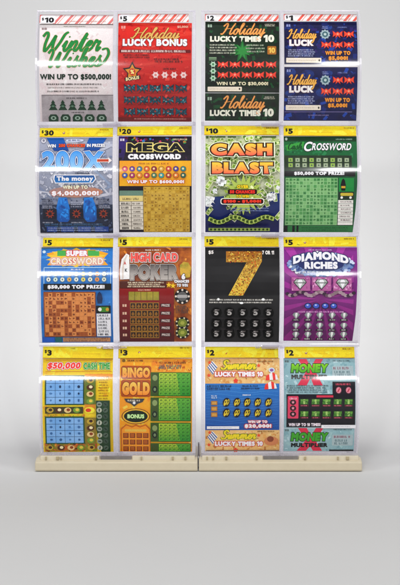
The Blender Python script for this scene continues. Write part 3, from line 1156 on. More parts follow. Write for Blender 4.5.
def d_diamond(A):
    P = [(35, 82), (386, 82), (384, 250), (378, 400), (366, 528), (35, 528)]
    A.poly(P, '#8a3c8c>#6e2468@85,520')
    for k in range(20):
        a = math.radians(k * 18)
        p = [(212, 330), (212 + 420 * math.cos(a), 330 + 420 * math.sin(a)), (212 + 420 * math.cos(a + .14), 330 + 420 * math.sin(a + .14))]
        A.poly(clip(p, 36, 84, 366, 526), '#a84ca0>#8c2f7c@85,520')
    A.part = 'title'
    A.greek(150, 90, 275, 100, 1, '#d3b4d6', 5)
    A.ell(210, 164, 155, 58, '#8fa3c4~#5f78a8*70')
    for k in range(60):
        a = math.pi * 2 * k / 60
        A.ell(210 + (148 + 7 * (k % 2)) * math.cos(a), 164 + (46 + 6 * (k % 3)) * math.sin(a), 8, 6, random.choice(['#c9d3e2', '#7088b4', '#4a5f94', '#dfe5ee', '#93a5c8']))
    A.fleck((92, 134, 330, 210), ['#7088b4', '#4a5f94', '#93a5c8', '#394a80'], 90, 5, 16)
    A.ell(210, 166, 108, 30, '#2f3a6a')
    arch = lambda x, y: (x, y + ((x - 210) / 135.0) ** 2 * 24 - 8)
    A.text('DIAMOND', (78, 112, 342, 150), '#f4f2f4', 0.045, outlines=((0.09, '#2a2a52'), (0.04, '#56648c')), warp=arch)
    A.text('RICHES', (132, 152, 290, 186), '#f4f2f4', 0.045, outlines=((0.09, '#2a2a52'), (0.04, '#56648c')))
    A.greek(120, 196, 300, 206, 1, '#dfe5ee', 6)
    A.part = 'play_area'
    A.rects([(70, 226, 158, 290), (168, 226, 258, 290), (268, 226, 356, 290)], '#b06a98')
    for q in (70, 168, 268):
        A.fleck((q + 2, 228, q + 86, 288), ['#c487b0', '#9a5286', '#d6a2c4'], 26, 5, 16)
    for cx in (110, 212, 312):
        A.shapes([(cx, 258)], [(-32, -8), (-20, -25), (20, -25), (32, -8), (0, 27)], '#3f3a40')
        A.shapes([(cx, 258)], [(-28, -8), (-18, -22), (18, -22), (28, -8), (0, 22)], '#aeb5ae')
        A.shapes([(cx, 258)], [(-12, -8), (-6, -22), (8, -22), (13, -8), (0, 20)], '#e6e9e4')
        A.shapes([(cx, 258)], [(-28, -8), (28, -8), (24, -4), (-24, -4)], '#5a6058')
    for k in range(26):
        x = 50 + k * 12.6
        A.ell(x, 304 + 9 * math.sin(k * .9), 10, 8, random.choice(['#6a5560', '#8f7a80', '#4a3a48', '#a8949a']))
    A.shapes([(148, 361), (187, 361), (230, 361), (270, 361)], ring(18, 15), '#2a2550')
    A.shapes([(148, 361), (187, 361), (230, 361), (270, 361)], ring(14, 11), '#4f64b8')
    A.shapes([(146, 357), (185, 357), (228, 357), (268, 357)], ring(5, 4), '#b8c6f0')
    A.greek(100, 385, 330, 393, 1, '#d8a8d0', 5)
    for k, (x, y) in enumerate(grid((92, 149, 205, 263, 320), (412, 460, 503))):
        A.poly([(x - 19, y + 21), (x + 19, y + 21), (x + 16, y + 9), (x - 16, y + 9)], '#3a2a38')
        A.poly([(x - 17, y - 9), (x - 9, y - 19), (x + 10, y - 19), (x + 18, y - 9), (x, y + 12)], '#8d9490')
        A.poly([(x - 5, y - 9), (x - 2, y - 19), (x + 6, y - 18), (x + 7, y - 9), (x, y + 8)], '#e4e6e0')
        A.greek(x - 15, y + 10, x + 16, y + 20, 1, '#cfcac8', 5)


def d_cash(A):
    A.rect(38, 88, 386, 534, '#f3cf3a~#eebd30*25')
    A.fleck((40, 92, 384, 530), ['#f6d84a', '#e8bc2c', '#f0c838', '#dca83a'], 150, 6, 24)
    A.rect(44, 490, 305, 532, '#c86a3a~#8a9a3c*70')
    A.poly([(248, 160), (386, 160), (386, 176), (300, 182), (300, 330), (248, 340)], '#ee9a38')
    A.part = 'title'
    A.rects([(52, 94, 380, 98), (52, 146, 380, 150)], '#c9962c')
    A.text('$50,000', (60, 106, 226, 140), '#e2504a', 0.04, 0.15, outlines=((0.10, '#a83a30'), (0.06, '#fbeee2')))
    A.text('CASH TIME', (240, 108, 370, 138), '#3f9a50', 0.035, outlines=((0.10, '#3a6a3c'), (0.05, '#d4ecb4')))
    A.part = 'fine_print'
    A.greek(312, 168, 368, 282, 9, '#9a7a24', 5)
    A.part = 'play_area'
    for y0, y1 in ((166, 306), (360, 494)):
        A.rect(50, y0, 246, y1, '#2f5a3c')
        A.rect(56, y0 + 6, 240, y1 - 5, '#1f4a6a')
        dx, dy = 184 / 4, (y1 - y0 - 11) / 4
        A.rects([(57 + i * dx, y0 + 7 + j * dy, 57 + (i + 1) * dx - 2, y0 + 7 + (j + 1) * dy - 2) for i in range(4) for j in range(4)], '#8fb6dc~#79a6d2*60')
        for i in range(4):
            for j in range(4):
                cx, cy = 57 + (i + .5) * dx, y0 + 7 + (j + .5) * dy
                A.ell(cx, cy - 2, random.uniform(4, 8), random.uniform(4, 7), random.choice(['#3f648c', '#5a82ac', '#24405e', '#49719c']))
    A.fleck((46, 350, 248, 360), ['#b8602c', '#7a8a34', '#d8a03a'], 26, 5, 12)
    A.fleck((46, 492, 303, 531), ['#b8502c', '#7a8a34', '#d8a03a', '#5a3a1c', '#c8783a'], 60, 5, 14)
    A.rect(52, 314, 240, 346, '#4a4a28')
    A.rect(248, 172, 302, 302, '#6a7a34')
    A.rect(248, 366, 302, 494, '#8a7a34')
    C = [(76, 330), (120, 330), (164, 330), (208, 330)] + [(275, y) for y in (190, 222, 254, 288)] + [(275, y) for y in (384, 416, 446, 476)] + [(70, 512), (126, 512), (176, 512), (224, 512), (276, 512)]
    for k, (x, y) in enumerate(C):
        A.ell(x, y, 18, 13, ['#b8a04a', '#5a3a24', '#d8c08a', '#7a9a44'][k % 4])
        A.ell(x + 3, y - 2, 9, 7, ['#4a3020', '#e6d8b0', '#8a4a2a', '#d9c25a'][k % 4])
    A.ell(272, 330, 26, 15, '#e8d84a'); A.ell(266, 330, 14, 9, '#c84a34')
    A.poly([(304, 284), (372, 284), (372, 532), (326, 532), (304, 420)], '#2c4a30')
    for k, (x, y) in enumerate(grid((320, 350), (302, 330, 360, 390, 420, 450, 480, 512))):
        A.ell(x, y, 13, 12, ['#8a9488', '#5a6a5c', '#b0b4a4', '#46584a'][(k * 3) % 4])
        A.poly(quad(x, y, 14, 5, k * .8), '#26382a')


def d_bingo(A):
    A.rect(40, 86, 386, 532, '#eeb03a~#e09a30*35')
    A.fleck((42, 90, 384, 530), ['#f0bc4a', '#dc9030', '#e8a438', '#f4c860'], 160, 6, 24)
    A.poly([(190, 92), (386, 92), (386, 150), (190, 150)], '#d98a34~#e9a840*60')
    A.fleck((192, 94, 384, 150), ['#c87a30', '#e8b050', '#b86a28', '#f0c060'], 60, 5, 16)
    A.part = 'title'
    A.ell(58, 98, 8, 7, '#8a6a24')
    A.greek(76, 94, 158, 102, 1, '#6a4418', 6)
    A.rrect(46, 122, 190, 184, 12, '#a85c24'); A.rrect(46, 188, 190, 268, 12, '#a85c24')
    A.text('BINGO', (52, 130, 184, 178), '#f6c268>#e58a3c@128,180', 0.05, outlines=((0.05, '#7a3c14'),))
    A.text('GOLD', (52, 198, 184, 260), '#f6c268>#e58a3c@196,262', 0.06, outlines=((0.05, '#7a3c14'),))
    A.greek(222, 102, 362, 112, 1, '#5a3a1a', 7)
    A.greek(226, 116, 350, 136, 2, '#5f6a6a', 8)
    A.poly([(62, 276), (160, 276), (150, 292), (128, 300), (110, 314), (94, 300), (72, 292)], '#4a4a4a')
    A.greek(76, 278, 148, 292, 1, '#cfc6b0', 6)
    A.shapes([(110, 296)], star(9, 5, 6), '#dfe3e6')
    A.part = 'bonus_badge'
    A.ell(118, 360, 68, 38, '#8a5a1c'); A.ell(118, 360, 63, 34, '#e2b84a'); A.ell(118, 360, 57, 29, '#22301e')
    A.text('BONUS', (78, 350, 158, 370), '#c8e6a8', 0.04, outlines=((0.05, '#2f7a3c'),))
    A.part = 'play_area'
    A.poly([(46, 532), (46, 420), (70, 398), (100, 408), (118, 400), (138, 408), (166, 398), (188, 420), (188, 532)], '#b86a26')
    A.poly([(51, 532), (51, 424), (72, 404), (100, 414), (118, 406), (138, 414), (164, 404), (183, 424), (183, 532)], '#ea9a3c')
    A.rects([(66, 422, 168, 434)], '#d8b45a')
    C = grid((70, 102, 134, 165), (453, 485, 518))
    A.shapes(C, [(-13, -12), (13, -12), (13, 12), (-13, 12)], '#7a4218')
    A.shapes(C, [(-10, -10), (8, -10), (8, 8), (-10, 8)], '#a8642a')
    A.part = 'bingo_card'
    for y0, y1, ny in ((152, 264, 6), (270, 382, 6), (390, 482, 5), (490, 532, 2)):
        A.rect(188, y0, 380, y1, '#3a6a2c')
        A.rect(192, y0 + 3, 224, y1 - 3, '#4a5a34')
        if ny > 2:
            A.ell(208, y0 + 26, 12, 14, '#8a9a6a'); A.ell(208, y1 - 32, 12, 16, '#26342a'); A.ell(208, y1 - 32, 6, 8, '#7a8a6a')
        A.rect(228, y0 + 4, 376, y1 - 4, '#b8cc50>#5aa044@%d,%d' % (y0, y1))
        A.poly([(310, y0 + 4), (376, y0 + 4), (376, y1 - 4), (330, y1 - 4)], '#6fb04a>#349040@%d,%d' % (y0, y1))
        A.rects([(228 + 148 / 7 * i - .8, y0 + 4, 228 + 148 / 7 * i + .8, y1 - 4) for i in range(1, 7)], '#4f8838')
        A.rects([(228, y0 + 4 + (y1 - y0 - 8) / ny * j - .8, 376, y0 + 4 + (y1 - y0 - 8) / ny * j + .8) for j in range(1, ny)], '#4f8838')
        bx = []
        for i in range(7):
            for j in range(ny):
                cx, cy = 228 + 148 / 7 * (i + .5), y0 + 4 + (y1 - y0 - 8) / ny * (j + .5)
                bx += [(cx - 5, cy - 4, cx - 1, cy + 4), (cx + 1, cy - 4, cx + 5, cy + random.uniform(-1, 4))]
        A.rects(bx, '#35662a')


def summer(A, full):
    A.part = 'title'
    P = [(44, 128), (68, 98), (94, 126), (70, 164)]
    A.poly(P, '#e8e6e4')
    for k in range(4):
        t0, t1 = k / 4 + .04, k / 4 + .15
        q = lambda a, b, t: (a[0] + (b[0] - a[0]) * t, a[1] + (b[1] - a[1]) * t)
        A.poly([q(P[0], P[1], t0), q(P[0], P[1], t1), q(P[3], P[2], t1), q(P[3], P[2], t0)], '#3f5c8a')
    A.shapes([(56, 106), (52, 166), (290, 120)], star(10, 5, 5), '#d8603c')
    A.script('Summer', (112, 96, 276, 136), '#f4cf3c', 7, .2, ((6, '#5a6a22'), (3, '#8a9a2c')))
    A.text('LUCKY TIMES 10', (80, 149, 310, 172), '#fbf3ec', 0.05, outlines=((0.1, '#c43a34'),))
    A.shapes([(180, 192)], star(13, 8, 5), '#d8503c')
    A.greek(282, 96, 368, 106, 1, '#8a6a3c', 5)
    A.ell(352, 142, 15, 12, '#c9d6de'); A.ell(352, 142, 9, 7, '#8a6aa0')


def d_summer(A, second):
    if second:
        A.rect(34, 426, 390, 530, '#e6c38c~#d8ae74*30')
        A.fleck((36, 430, 388, 528), ['#d8a868', '#ecd0a0', '#cf9a5c', '#e8c890', '#b88450'], 100, 5, 20)
        A.dy = 332
        summer(A, False)
        A.dy = 0
        A.part = 'title'
        A.ell(350, 480, 34, 22, '#c98a62'); A.ell(346, 470, 16, 14, '#8a5038')
        A.rects([(38, 524, 388, 530)], '#8a7a6a')
        return
    A.rect(34, 86, 390, 208, '#e6c38c~#d8ae74*30')
    A.fleck((36, 88, 388, 204), ['#d8a868', '#ecd0a0', '#cf9a5c', '#e8c890', '#b88450'], 130, 5, 20)
    A.rect(34, 205, 388, 426, '#3f7cb8>#2a5c9c@205,426')
    for k in range(14):
        y = 214 + k * 15
        A.stroke([cr([(36 + i * 44, y + 5 * math.sin(i * 1.3 + k)) for i in range(9)])[:-1]], '#4f8cc4>#3468a8@205,426', 4, False)
    summer(A, True)
    A.part = 'umbrella_art'
    for cx, cy in ((352, 176), (346, 218)):
        A.poly([(cx - 30, cy + 14), (cx - 26, cy - 8), (cx, cy - 24), (cx + 24, cy - 12), (cx + 30, cy + 10)], '#f0e6e0')
        A.poly([(cx - 30, cy + 14), (cx - 26, cy - 8), (cx - 12, cy - 16), (cx - 10, cy + 13)], '#d8483c')
        A.poly([(cx + 2, cy - 24), (cx + 16, cy - 18), (cx + 18, cy + 11), (cx + 6, cy + 12)], '#d8483c')
    A.part = 'fine_print'
    A.greek(44, 210, 170, 236, 2, '#20324e', 8)
    A.greek(205, 210, 300, 234, 2, '#20324e', 6)
    A.part = 'play_area'
    A.greek(60, 258, 92, 276, 2, '#cfdbe8', 5)
    A.greek(208, 254, 262, 263, 1, '#dfe8f0', 5)
    A.rects([(62, 286, 92, 306), (62, 312, 92, 334), (62, 340, 92, 362)], '#a87a3c')
    A.rects([(66, 290, 88, 302), (66, 317, 88, 330), (66, 345, 88, 358)], '#c89c58')
    C = grid((135, 185, 234, 284, 335), (293, 343))
    A.shapes(C, ring(17, 22, 16, .3), '#1c2030')
    A.shapes([(x - 5, y + 1) for x, y in C], ring(6, 16, 14, .35), '#d8c048')
    A.shapes([(x + 7, y - 1) for x, y in C], ring(6, 15, 14, .35), '#b8a840')
    A.shapes([(x - 4, y - 2) for x, y in C], ring(2.5, 6, 10, .35), '#2a3020')
    A.shapes([(x + 8, y - 4) for x, y in C], ring(2.5, 6, 10, .35), '#2a3020')
    A.part = 'prize_line'
    A.text('WIN UP TO', (238, 379, 330, 392), '#fbf1ea', 0.05, outlines=((0.12, '#b8302c'),))
    A.text('$20,000!', (222, 397, 350, 417), '#fbf1ea', 0.05, outlines=((0.12, '#b8302c'),))
    A.rect(42, 407, 196, 420, '#eceae8')
    A.greek(52, 410, 170, 417, 1, '#a8a8b0', 2.5)


def money(A, full):
    A.part = 'title'
    A.rects([(36, 96, 44, 106), (46, 96, 54, 106)], '#6a7a7a')
    A.greek(262, 94, 362, 102, 1, '#5a6a6c', 5)
    yb = 214 if full else 202
    A.poly([(98, 90), (140, 90), (160, 128), (184, 90), (220, 90), (182, 150), (216, yb), (172, yb), (158, 178), (138, yb), (94, yb), (136, 150)], '#d8566a>#c84058@90,214')
    A.text('MONEY', (64, 112, 244, 154), '#8cc83c>#4fa03a@112,156', 0.05, 0.12, outlines=((0.06, '#24381f'),))
    A.text('MULTIPLIER', (66, 163, 242, 184), '#1f2624', 0.045)
    A.rrect(262, 122, 362, 176, 5, '#a9babb')
    A.greek(266, 126, 358, 140, 1, '#8a5a68', 9)
    A.greek(270, 144, 352, 172, 2, '#6a8286', 9)


def d_money(A, second):
    if second:
        A.rect(30, 418, 368, 530, '#9fbcbe~#8fb0b4*30')
        A.fleck((32, 420, 366, 528), ['#b4ccce', '#8aacb0', '#a2c0c0', '#7fa2a8'], 90, 6, 22)
        A.dy = 326
        money(A, False)
        A.dy = 0
        A.part = 'title'
        A.rects([(250, 522, 366, 530)], '#20262c')
        return
    A.rect(30, 86, 372, 416, '#9fbcbe~#8fb0b4*30')
    A.fleck((32, 90, 370, 254), ['#b4ccce', '#8aacb0', '#a2c0c0', '#7fa2a8'], 90, 6, 22)
    money(A, True)
    A.part = 'fine_print'
    A.greek(44, 210, 250, 250, 4, '#55686a', 5.5)
    A.part = 'play_area'
    A.rect(262, 196, 370, 258, '#24202c')
    A.greek(272, 202, 362, 214, 1, '#c8586a', 7)
    for cx in (291, 338):
        A.ell(cx, 236, 15, 18, '#5a3a44'); A.ell(cx, 236, 12, 14, '#d8909c'); A.poly(quad(cx, 236, 5, 20, .5), '#b03a4c')
    A.rect(42, 255, 370, 412, '#231f2a')
    A.rrect(48, 264, 99, 370, 4, '#d0506a')
    A.greek(52, 268, 96, 282, 1, '#f0c4cc', 7)
    for y in (293, 321, 349):
        A.ell(73, y, 15, 13, '#3a1c26'); A.shapes([(73, y)], star(8, 4, 5), '#d89aa4')
    A.rects([(185, 260, 265, 270)], '#c8485c')
    for (x, y) in grid((127, 181, 233, 286, 338), (293, 350)):
        A.rects([(x - 21, y - 17, x + 21, y + 15)], '#2c4a24')
        A.rects([(x - 17, y - 14, x + 18, y - 4)], '#6a9a48'); A.rects([(x - 19, y - 2, x + 16, y + 8)], '#4f8038')
        A.rects([(x - 5, y - 14, x + 4, y + 8)], '#a8c47a')
        A.rects([(x - 20, y + 11, x + 20, y + 20)], '#5a2434')
        A.greek(x - 18, y + 12, x + 19, y + 19, 1, '#c8707e', 4)
        A.fleck((x - 18, y - 13, x + 17, y + 7), ['#86b060', '#3a6a2c', '#5c8c40'], 10, 3, 8)
    A.part = 'prize_line'
    A.text('WIN UP TO 10 TIMES!', (52, 391, 204, 406), '#e8dade', 0.045)
    A.rect(208, 400, 372, 416, '#eceaea')
    A.greek(220, 404, 350, 411, 1, '#a8a8b0', 2.5)


# ------------------------------------------------------------------ cards and tickets
OFF_TICKET, OFF_CARD = 0.004, 0.0005
# price, crop origin, design x-range -> target px range, header box, ticket box(es), designer, label of ticket, label of card, style
T = [
    (0, 36, 8, (20, 370), (40.2, 113.4), (20, 33, 370, 80), [(20, 78, 370, 540)], d_winter, '10', 'candy',
     'off-white winter scratch ticket with green script lettering and a grey panel of dark trees',
     'candy striped card reading $10 above the off-white winter ticket', 'lottery_ticket'),
    (0, 112, 8, (28, 380), (118.2, 191.6), (28, 28, 366, 71), [(28, 72, 380, 540)], d_bonus, '5', 'candy',
     'red holiday scratch ticket with a gold star badge and rows of blue bows',
     'candy striped card reading $5 above the red holiday ticket', 'lottery_ticket'),
    (0, 198, 8, (30, 386), (205.0, 278.8), (30, 29, 384, 66), [(30, 66, 386, 408), (30, 410, 386, 536)], d_holiday10, '2', 'candy',
     'dark green strip of two holiday scratch tickets with red bows, its lower ticket cut short',
     'candy striped card reading $2 above the dark green holiday tickets', 'ticket_strip'),
    (0, 276, 8, (38, 386), (283.6, 356.4), (38, 29, 386, 65), [(38, 66, 386, 280), (38, 284, 386, 536)], d_luck, '1', 'candy',
     'navy blue strip of two holiday scratch tickets with orange prize lettering',
     'candy striped card reading $1 above the navy blue holiday tickets', 'ticket_strip'),
    (1, 36, 120, (20, 366), (40.2, 113.2), (20, 38, 366, 84), [(20, 85, 366, 536)], d_200x, '30', 'yellow',
     'silver grey scratch ticket with huge pale blue 200X lettering and two blue ribbons',
     'yellow card reading $30 above the silver and blue ticket', 'lottery_ticket'),
    (1, 112, 120, (35, 382), (119.0, 191.8), (28, 30, 382, 76), [(35, 78, 382, 534)], d_mega, '20', 'yellow',
     'black and gold crossword scratch ticket with an orange band of coloured dots',
     'yellow card reading $20 above the black and gold crossword ticket', 'lottery_ticket'),
    (1, 198, 120, (35, 388), (205.3, 279.2), (30, 28, 386, 75), [(35, 76, 388, 534)], d_blast, '10', 'yellow',
     'scratch ticket strewn with green banknotes under orange block letters, blue along its bottom',
     'yellow card reading $10 above the ticket strewn with green banknotes', 'lottery_ticket'),
    (1, 276, 120, (34, 382), (283.4, 356.2), (34, 28, 380, 79), [(34, 80, 366, 534)], d_green, '5', 'yellow',
     'green crossword scratch ticket with white slanted lettering and a pale green letter grid',
     'yellow card reading $5 above the green crossword ticket', 'lottery_ticket'),
    (2, 36, 230, (30, 378), (42.0, 113.4), (36, 38, 378, 82), [(30, 82, 378, 536)], d_super, '5', 'yellow',
     'blue crossword scratch ticket with a yellow burst and an orange brown letter grid',
     'yellow card reading $5 above the blue crossword ticket', 'lottery_ticket'),
    (2, 112, 230, (38, 382), (119.6, 191.8), (30, 33, 382, 81), [(38, 82, 382, 532)], d_poker, '5', 'yellow',
     'orange brown poker scratch ticket with fanned white cards and a dark red play panel',
     'yellow card reading $5 above the orange brown poker ticket', 'lottery_ticket'),
    (2, 198, 230, (32, 386), (204.8, 279.0), (30, 30, 384, 81), [(32, 82, 386, 534)], d_seven, '5', 'yellow',
     'black scratch ticket with one large speckled gold number seven',
     'yellow card reading $5 above the black ticket with the gold seven', 'lottery_ticket'),
    (2, 276, 230, (35, 386), (283.4, 356.6), (35, 33, 384, 81), [(35, 82, 366, 528)], d_diamond, '5', 'yellow',
     'purple scratch ticket with white arched lettering and silver diamonds',
     'yellow card reading $5 above the purple diamond ticket', 'lottery_ticket'),
    (3, 36, 340, (38, 386), (43.6, 113.5), (36, 30, 386, 88), [(38, 88, 386, 534)], d_cash, '3', 'yellow',
     'yellow scratch ticket with two pale blue square grids and a red and green heading',
     'yellow card reading $3 above the yellow ticket with blue grids', 'lottery_ticket'),
    (3, 112, 340, (40, 386), (119.8, 192.0), (34, 28, 386, 86), [(40, 86, 386, 532)], d_bingo, '3', 'yellow',
     'golden orange bingo scratch ticket with a column of green number cards',
     'yellow card reading $3 above the golden orange bingo ticket', 'lottery_ticket'),
    (3, 198, 340, (34, 390), (205.2, 279.4), (34, 32, 384, 85), [(34, 86, 390, 426), (34, 427, 390, 530)], d_summer, '2', 'yellow',
     'strip of two summer scratch tickets with sandy headings and blue water',
     'yellow card reading $2 above the sandy and blue summer tickets', 'ticket_strip'),
    (3, 276, 340, (30, 372), (283.4, 354.6), (34, 32, 370, 85), [(30, 86, 372, 416), (30, 418, 368, 530)], d_money, '2', 'yellow',
     'pale grey green strip of two scratch tickets, each with a big pink X',
     'yellow card reading $2 above the pale tickets with the pink X', 'ticket_strip'),
]


def header(A, box, price, style):
    x0, y0, x1, y1 = box
    h = y1 - y0
    if style == 'candy':
        A.rect(x0, y0, x1, y1, '#eee0dc')
        dx = 52 if price == '10' else 44
        k = x0 + 62
        while k < x1 + 30:
            A.poly(clip([(k, y1), (k + 14, y1), (k + 14 + h * .8, y0), (k + h * .8, y0)], x0, y0, x1, y1), '#d5685a' if price != '10' else '#cf7f7c')
            A.poly(clip([(k + 21, y1), (k + 26, y1), (k + 26 + h * .8, y0), (k + 21 + h * .8, y0)], x0, y0, x1, y1), '#dba39a')
            k += dx
        A.poly(clip([(x0, y1), (x0, y0), (x0 + 14, y0)], x0, y0, x1, y1), '#d5685a')
        A.rrect(x0 + 3, y0 + 5, x0 + 34 + 20 * len(price), y1 - 3, 6, '#f2e8e4')
        A.greek(150, y0 + h * .6, x1 - 22, y0 + h * .84, 1, '#b98a80', 4)
        A.rects([(x0, y0, x1, y0 + 3)], '#b9aaa8')
        A.part = 'price'
        yc = y0 + h * .58
        A.text('$', (x0 + 10, yc - 11, x0 + 20, yc + 5), '#2a2224', 0.03)
        A.text(price, (x0 + 24, yc - 12, x0 + 26 + 20 * len(price) + (2 if len(price) > 1 else -2), yc + 14), '#1c1719', 0.035)
    else:
        A.rect(x0, y0, x1, y1, '#f7d440>#f1c832@%d,%d' % (y0, y1))
        A.rects([(x0, y1 - 3, x1, y1)], '#a8861c')
        yc = y0 + h * .52
        A.rects([(150, yc + 4, x1 - 10, yc + 6)], '#c9a41e')
        A.greek(150, yc - 6, 250, yc + 2, 1, '#d9b522', 3)
        dx = random.uniform(128, 140)
        A.ell(dx, yc + 1, 6, 6.5, random.choice(['#b0603c', '#9a6a4a', '#a8583a', '#8f6a6a']))
        A.ell(dx, yc, 3, 3.5, '#dcbf9c')
        A.fleck((x0 + 2, y0 + 2, x1 - 2, y1 - 4), ['#f4d03a', '#efc936', '#f9da52'], 26, 14, 70, .3)
        A.greek(x1 - 62, y0 + 6, x1 - 8, y0 + 14, 1, '#8a6a1c', 5)
        A.part = 'price'
        A.text('$', (x0 + 9, yc - 13, x0 + 19, yc + 4), '#2b2310', 0.03)
        wdt = 22 * len(price)
        A.text(price, (x0 + 22, yc - 12, x0 + 22 + wdt, yc + 14), '#201a0c', 0.035)


class Off:
    pass


def build_ticket(row, px0, py0, des, tgt, hbox, tboxes, fn, price, style, tl, cl, name):
    strip = len(tboxes) > 1
    whole = (tboxes[0][0], tboxes[0][1], tboxes[0][2], tboxes[-1][3])
    A = Art(row, px0, py0, des, tgt)
    xc = (A.X(whole[0]) + A.X(whole[2])) / 2
    zb = A.Z(whole[3])
    org = Vector((xc, OFF_TICKET, zb))
    wob = math.radians(random.uniform(-.28, .28))
    if strip:
        root = link('ticket_strip', None, None, tl, 'lottery ticket', 'scratch tickets in the display')
        root.location = org
        root.rotation_euler.y = wob
    for i, tb in enumerate(tboxes):
        A = Art(row, px0, py0, des, tgt)
        A.off = OFF_TICKET
        A.part = ''
        if strip:
            fn(A, bool(i))
            me = A.build('', 'ticket', OFF_TICKET, root, org, A.slab(*tb))
        else:
            fn(A)
            me = A.build('', 'lottery_ticket', OFF_TICKET, None, org, A.slab(*tb), label=tl, cat='lottery ticket', group='scratch tickets in the display')
            me.location = org
            me.rotation_euler.y = wob
        seen = []
        for it in A.items:
            if it[0] and it[0] not in seen:
                seen.append(it[0])
        for p in seen:
            A.build(p, p, OFF_TICKET, me, org)
    H = Art(row, px0, py0, des, tgt)
    H.off = OFF_CARD
    header(H, hbox, price, style)
    ho = Vector(((H.X(hbox[0]) + H.X(hbox[2])) / 2, OFF_CARD, H.Z(hbox[3])))
    c = H.build('', 'price_card', OFF_CARD, None, ho, H.slab(*hbox), label=cl, cat='price card', group='price cards above the tickets')
    c.location = ho
    c.rotation_euler.y = math.radians(random.uniform(-.5, .5))
    H.build('price', 'price', OFF_CARD, c, ho)


for t in T:
    build_ticket(*t)

# ------------------------------------------------------------------ the two dispensers
BACK = 0.105


def pane_bm(x0, x1, z0, z1, row, th=0.002, n=28):
    bm = bmesh.new()
    fr, bk = [], []
    m = 8
    tilt, twist, ph, amp = random.uniform(-.006, .006), random.uniform(-.05, .05), random.uniform(0, 6.28), random.uniform(.3, .9) * 1e-4
    for i in range(n + 1):
        z = z0 + (z1 - z0) * i / n
        ra, rb = [], []
        for j in range(m + 1):
            x = x0 + (x1 - x0) * j / m
            u, v = j / m - .5, i / n - .5
            y = -0.003 + arc(z, row, SAG_PANE) + tilt * (z - (z0 + z1) / 2) * (1 - 4 * v * v) + twist * u * v * 0.004 * (1 - 4 * v * v) \
                + amp * math.sin(u * 9 + ph + v * 4) * (1 - 4 * v * v)
            ra.append(bm.verts.new((x, y, z)))
            rb.append(bm.verts.new((x, y + th, z)))
        fr.append(ra)
        bk.append(rb)
    for i in range(n):
        for j in range(m):
            f = bm.faces.new((fr[i][j], fr[i][j + 1], fr[i + 1][j + 1], fr[i + 1][j])); f.smooth = True
            f = bm.faces.new((bk[i][j + 1], bk[i][j], bk[i + 1][j], bk[i + 1][j + 1])); f.smooth = True
    # polished rims, with vertices of their own so that the faces stay smooth
    for (a, b) in ((0, 0), (n, n)):
        q = [bm.verts.new(v.co) for v in (fr[a][0], fr[a][m], bk[a][m], bk[a][0])]
        f = bm.faces.new(q); f.material_index = 1
    return bm


def wall_bm(x0, x1, z0, z1, row, n=18):
    """a side wall with the bowed front edge of its bin"""
    bm = bmesh.new()
    prof = []
    for i in range(n + 1):
        z = z0 + (z1 - z0) * i / n
        prof.append((-0.004 + arc(z, row, SAG_PANE), z))
    prof += [(BACK, z1), (BACK, z0)]
    a = [bm.verts.new((x0, y, z)) for y, z in prof]
    b = [bm.verts.new((x1, y, z)) for y, z in prof]
    f = bm.faces.new(a[::-1]); f = bm.faces.new(b)
    m = len(prof)
    for i in range(m):
        f = bm.faces.new((a[i], a[(i + 1) % m], b[(i + 1) % m], b[i]))
        f.material_index = 1 if i < n or i >= n else 0
    bmesh.ops.recalc_face_normals(bm, faces=bm.faces[:])
    return bm


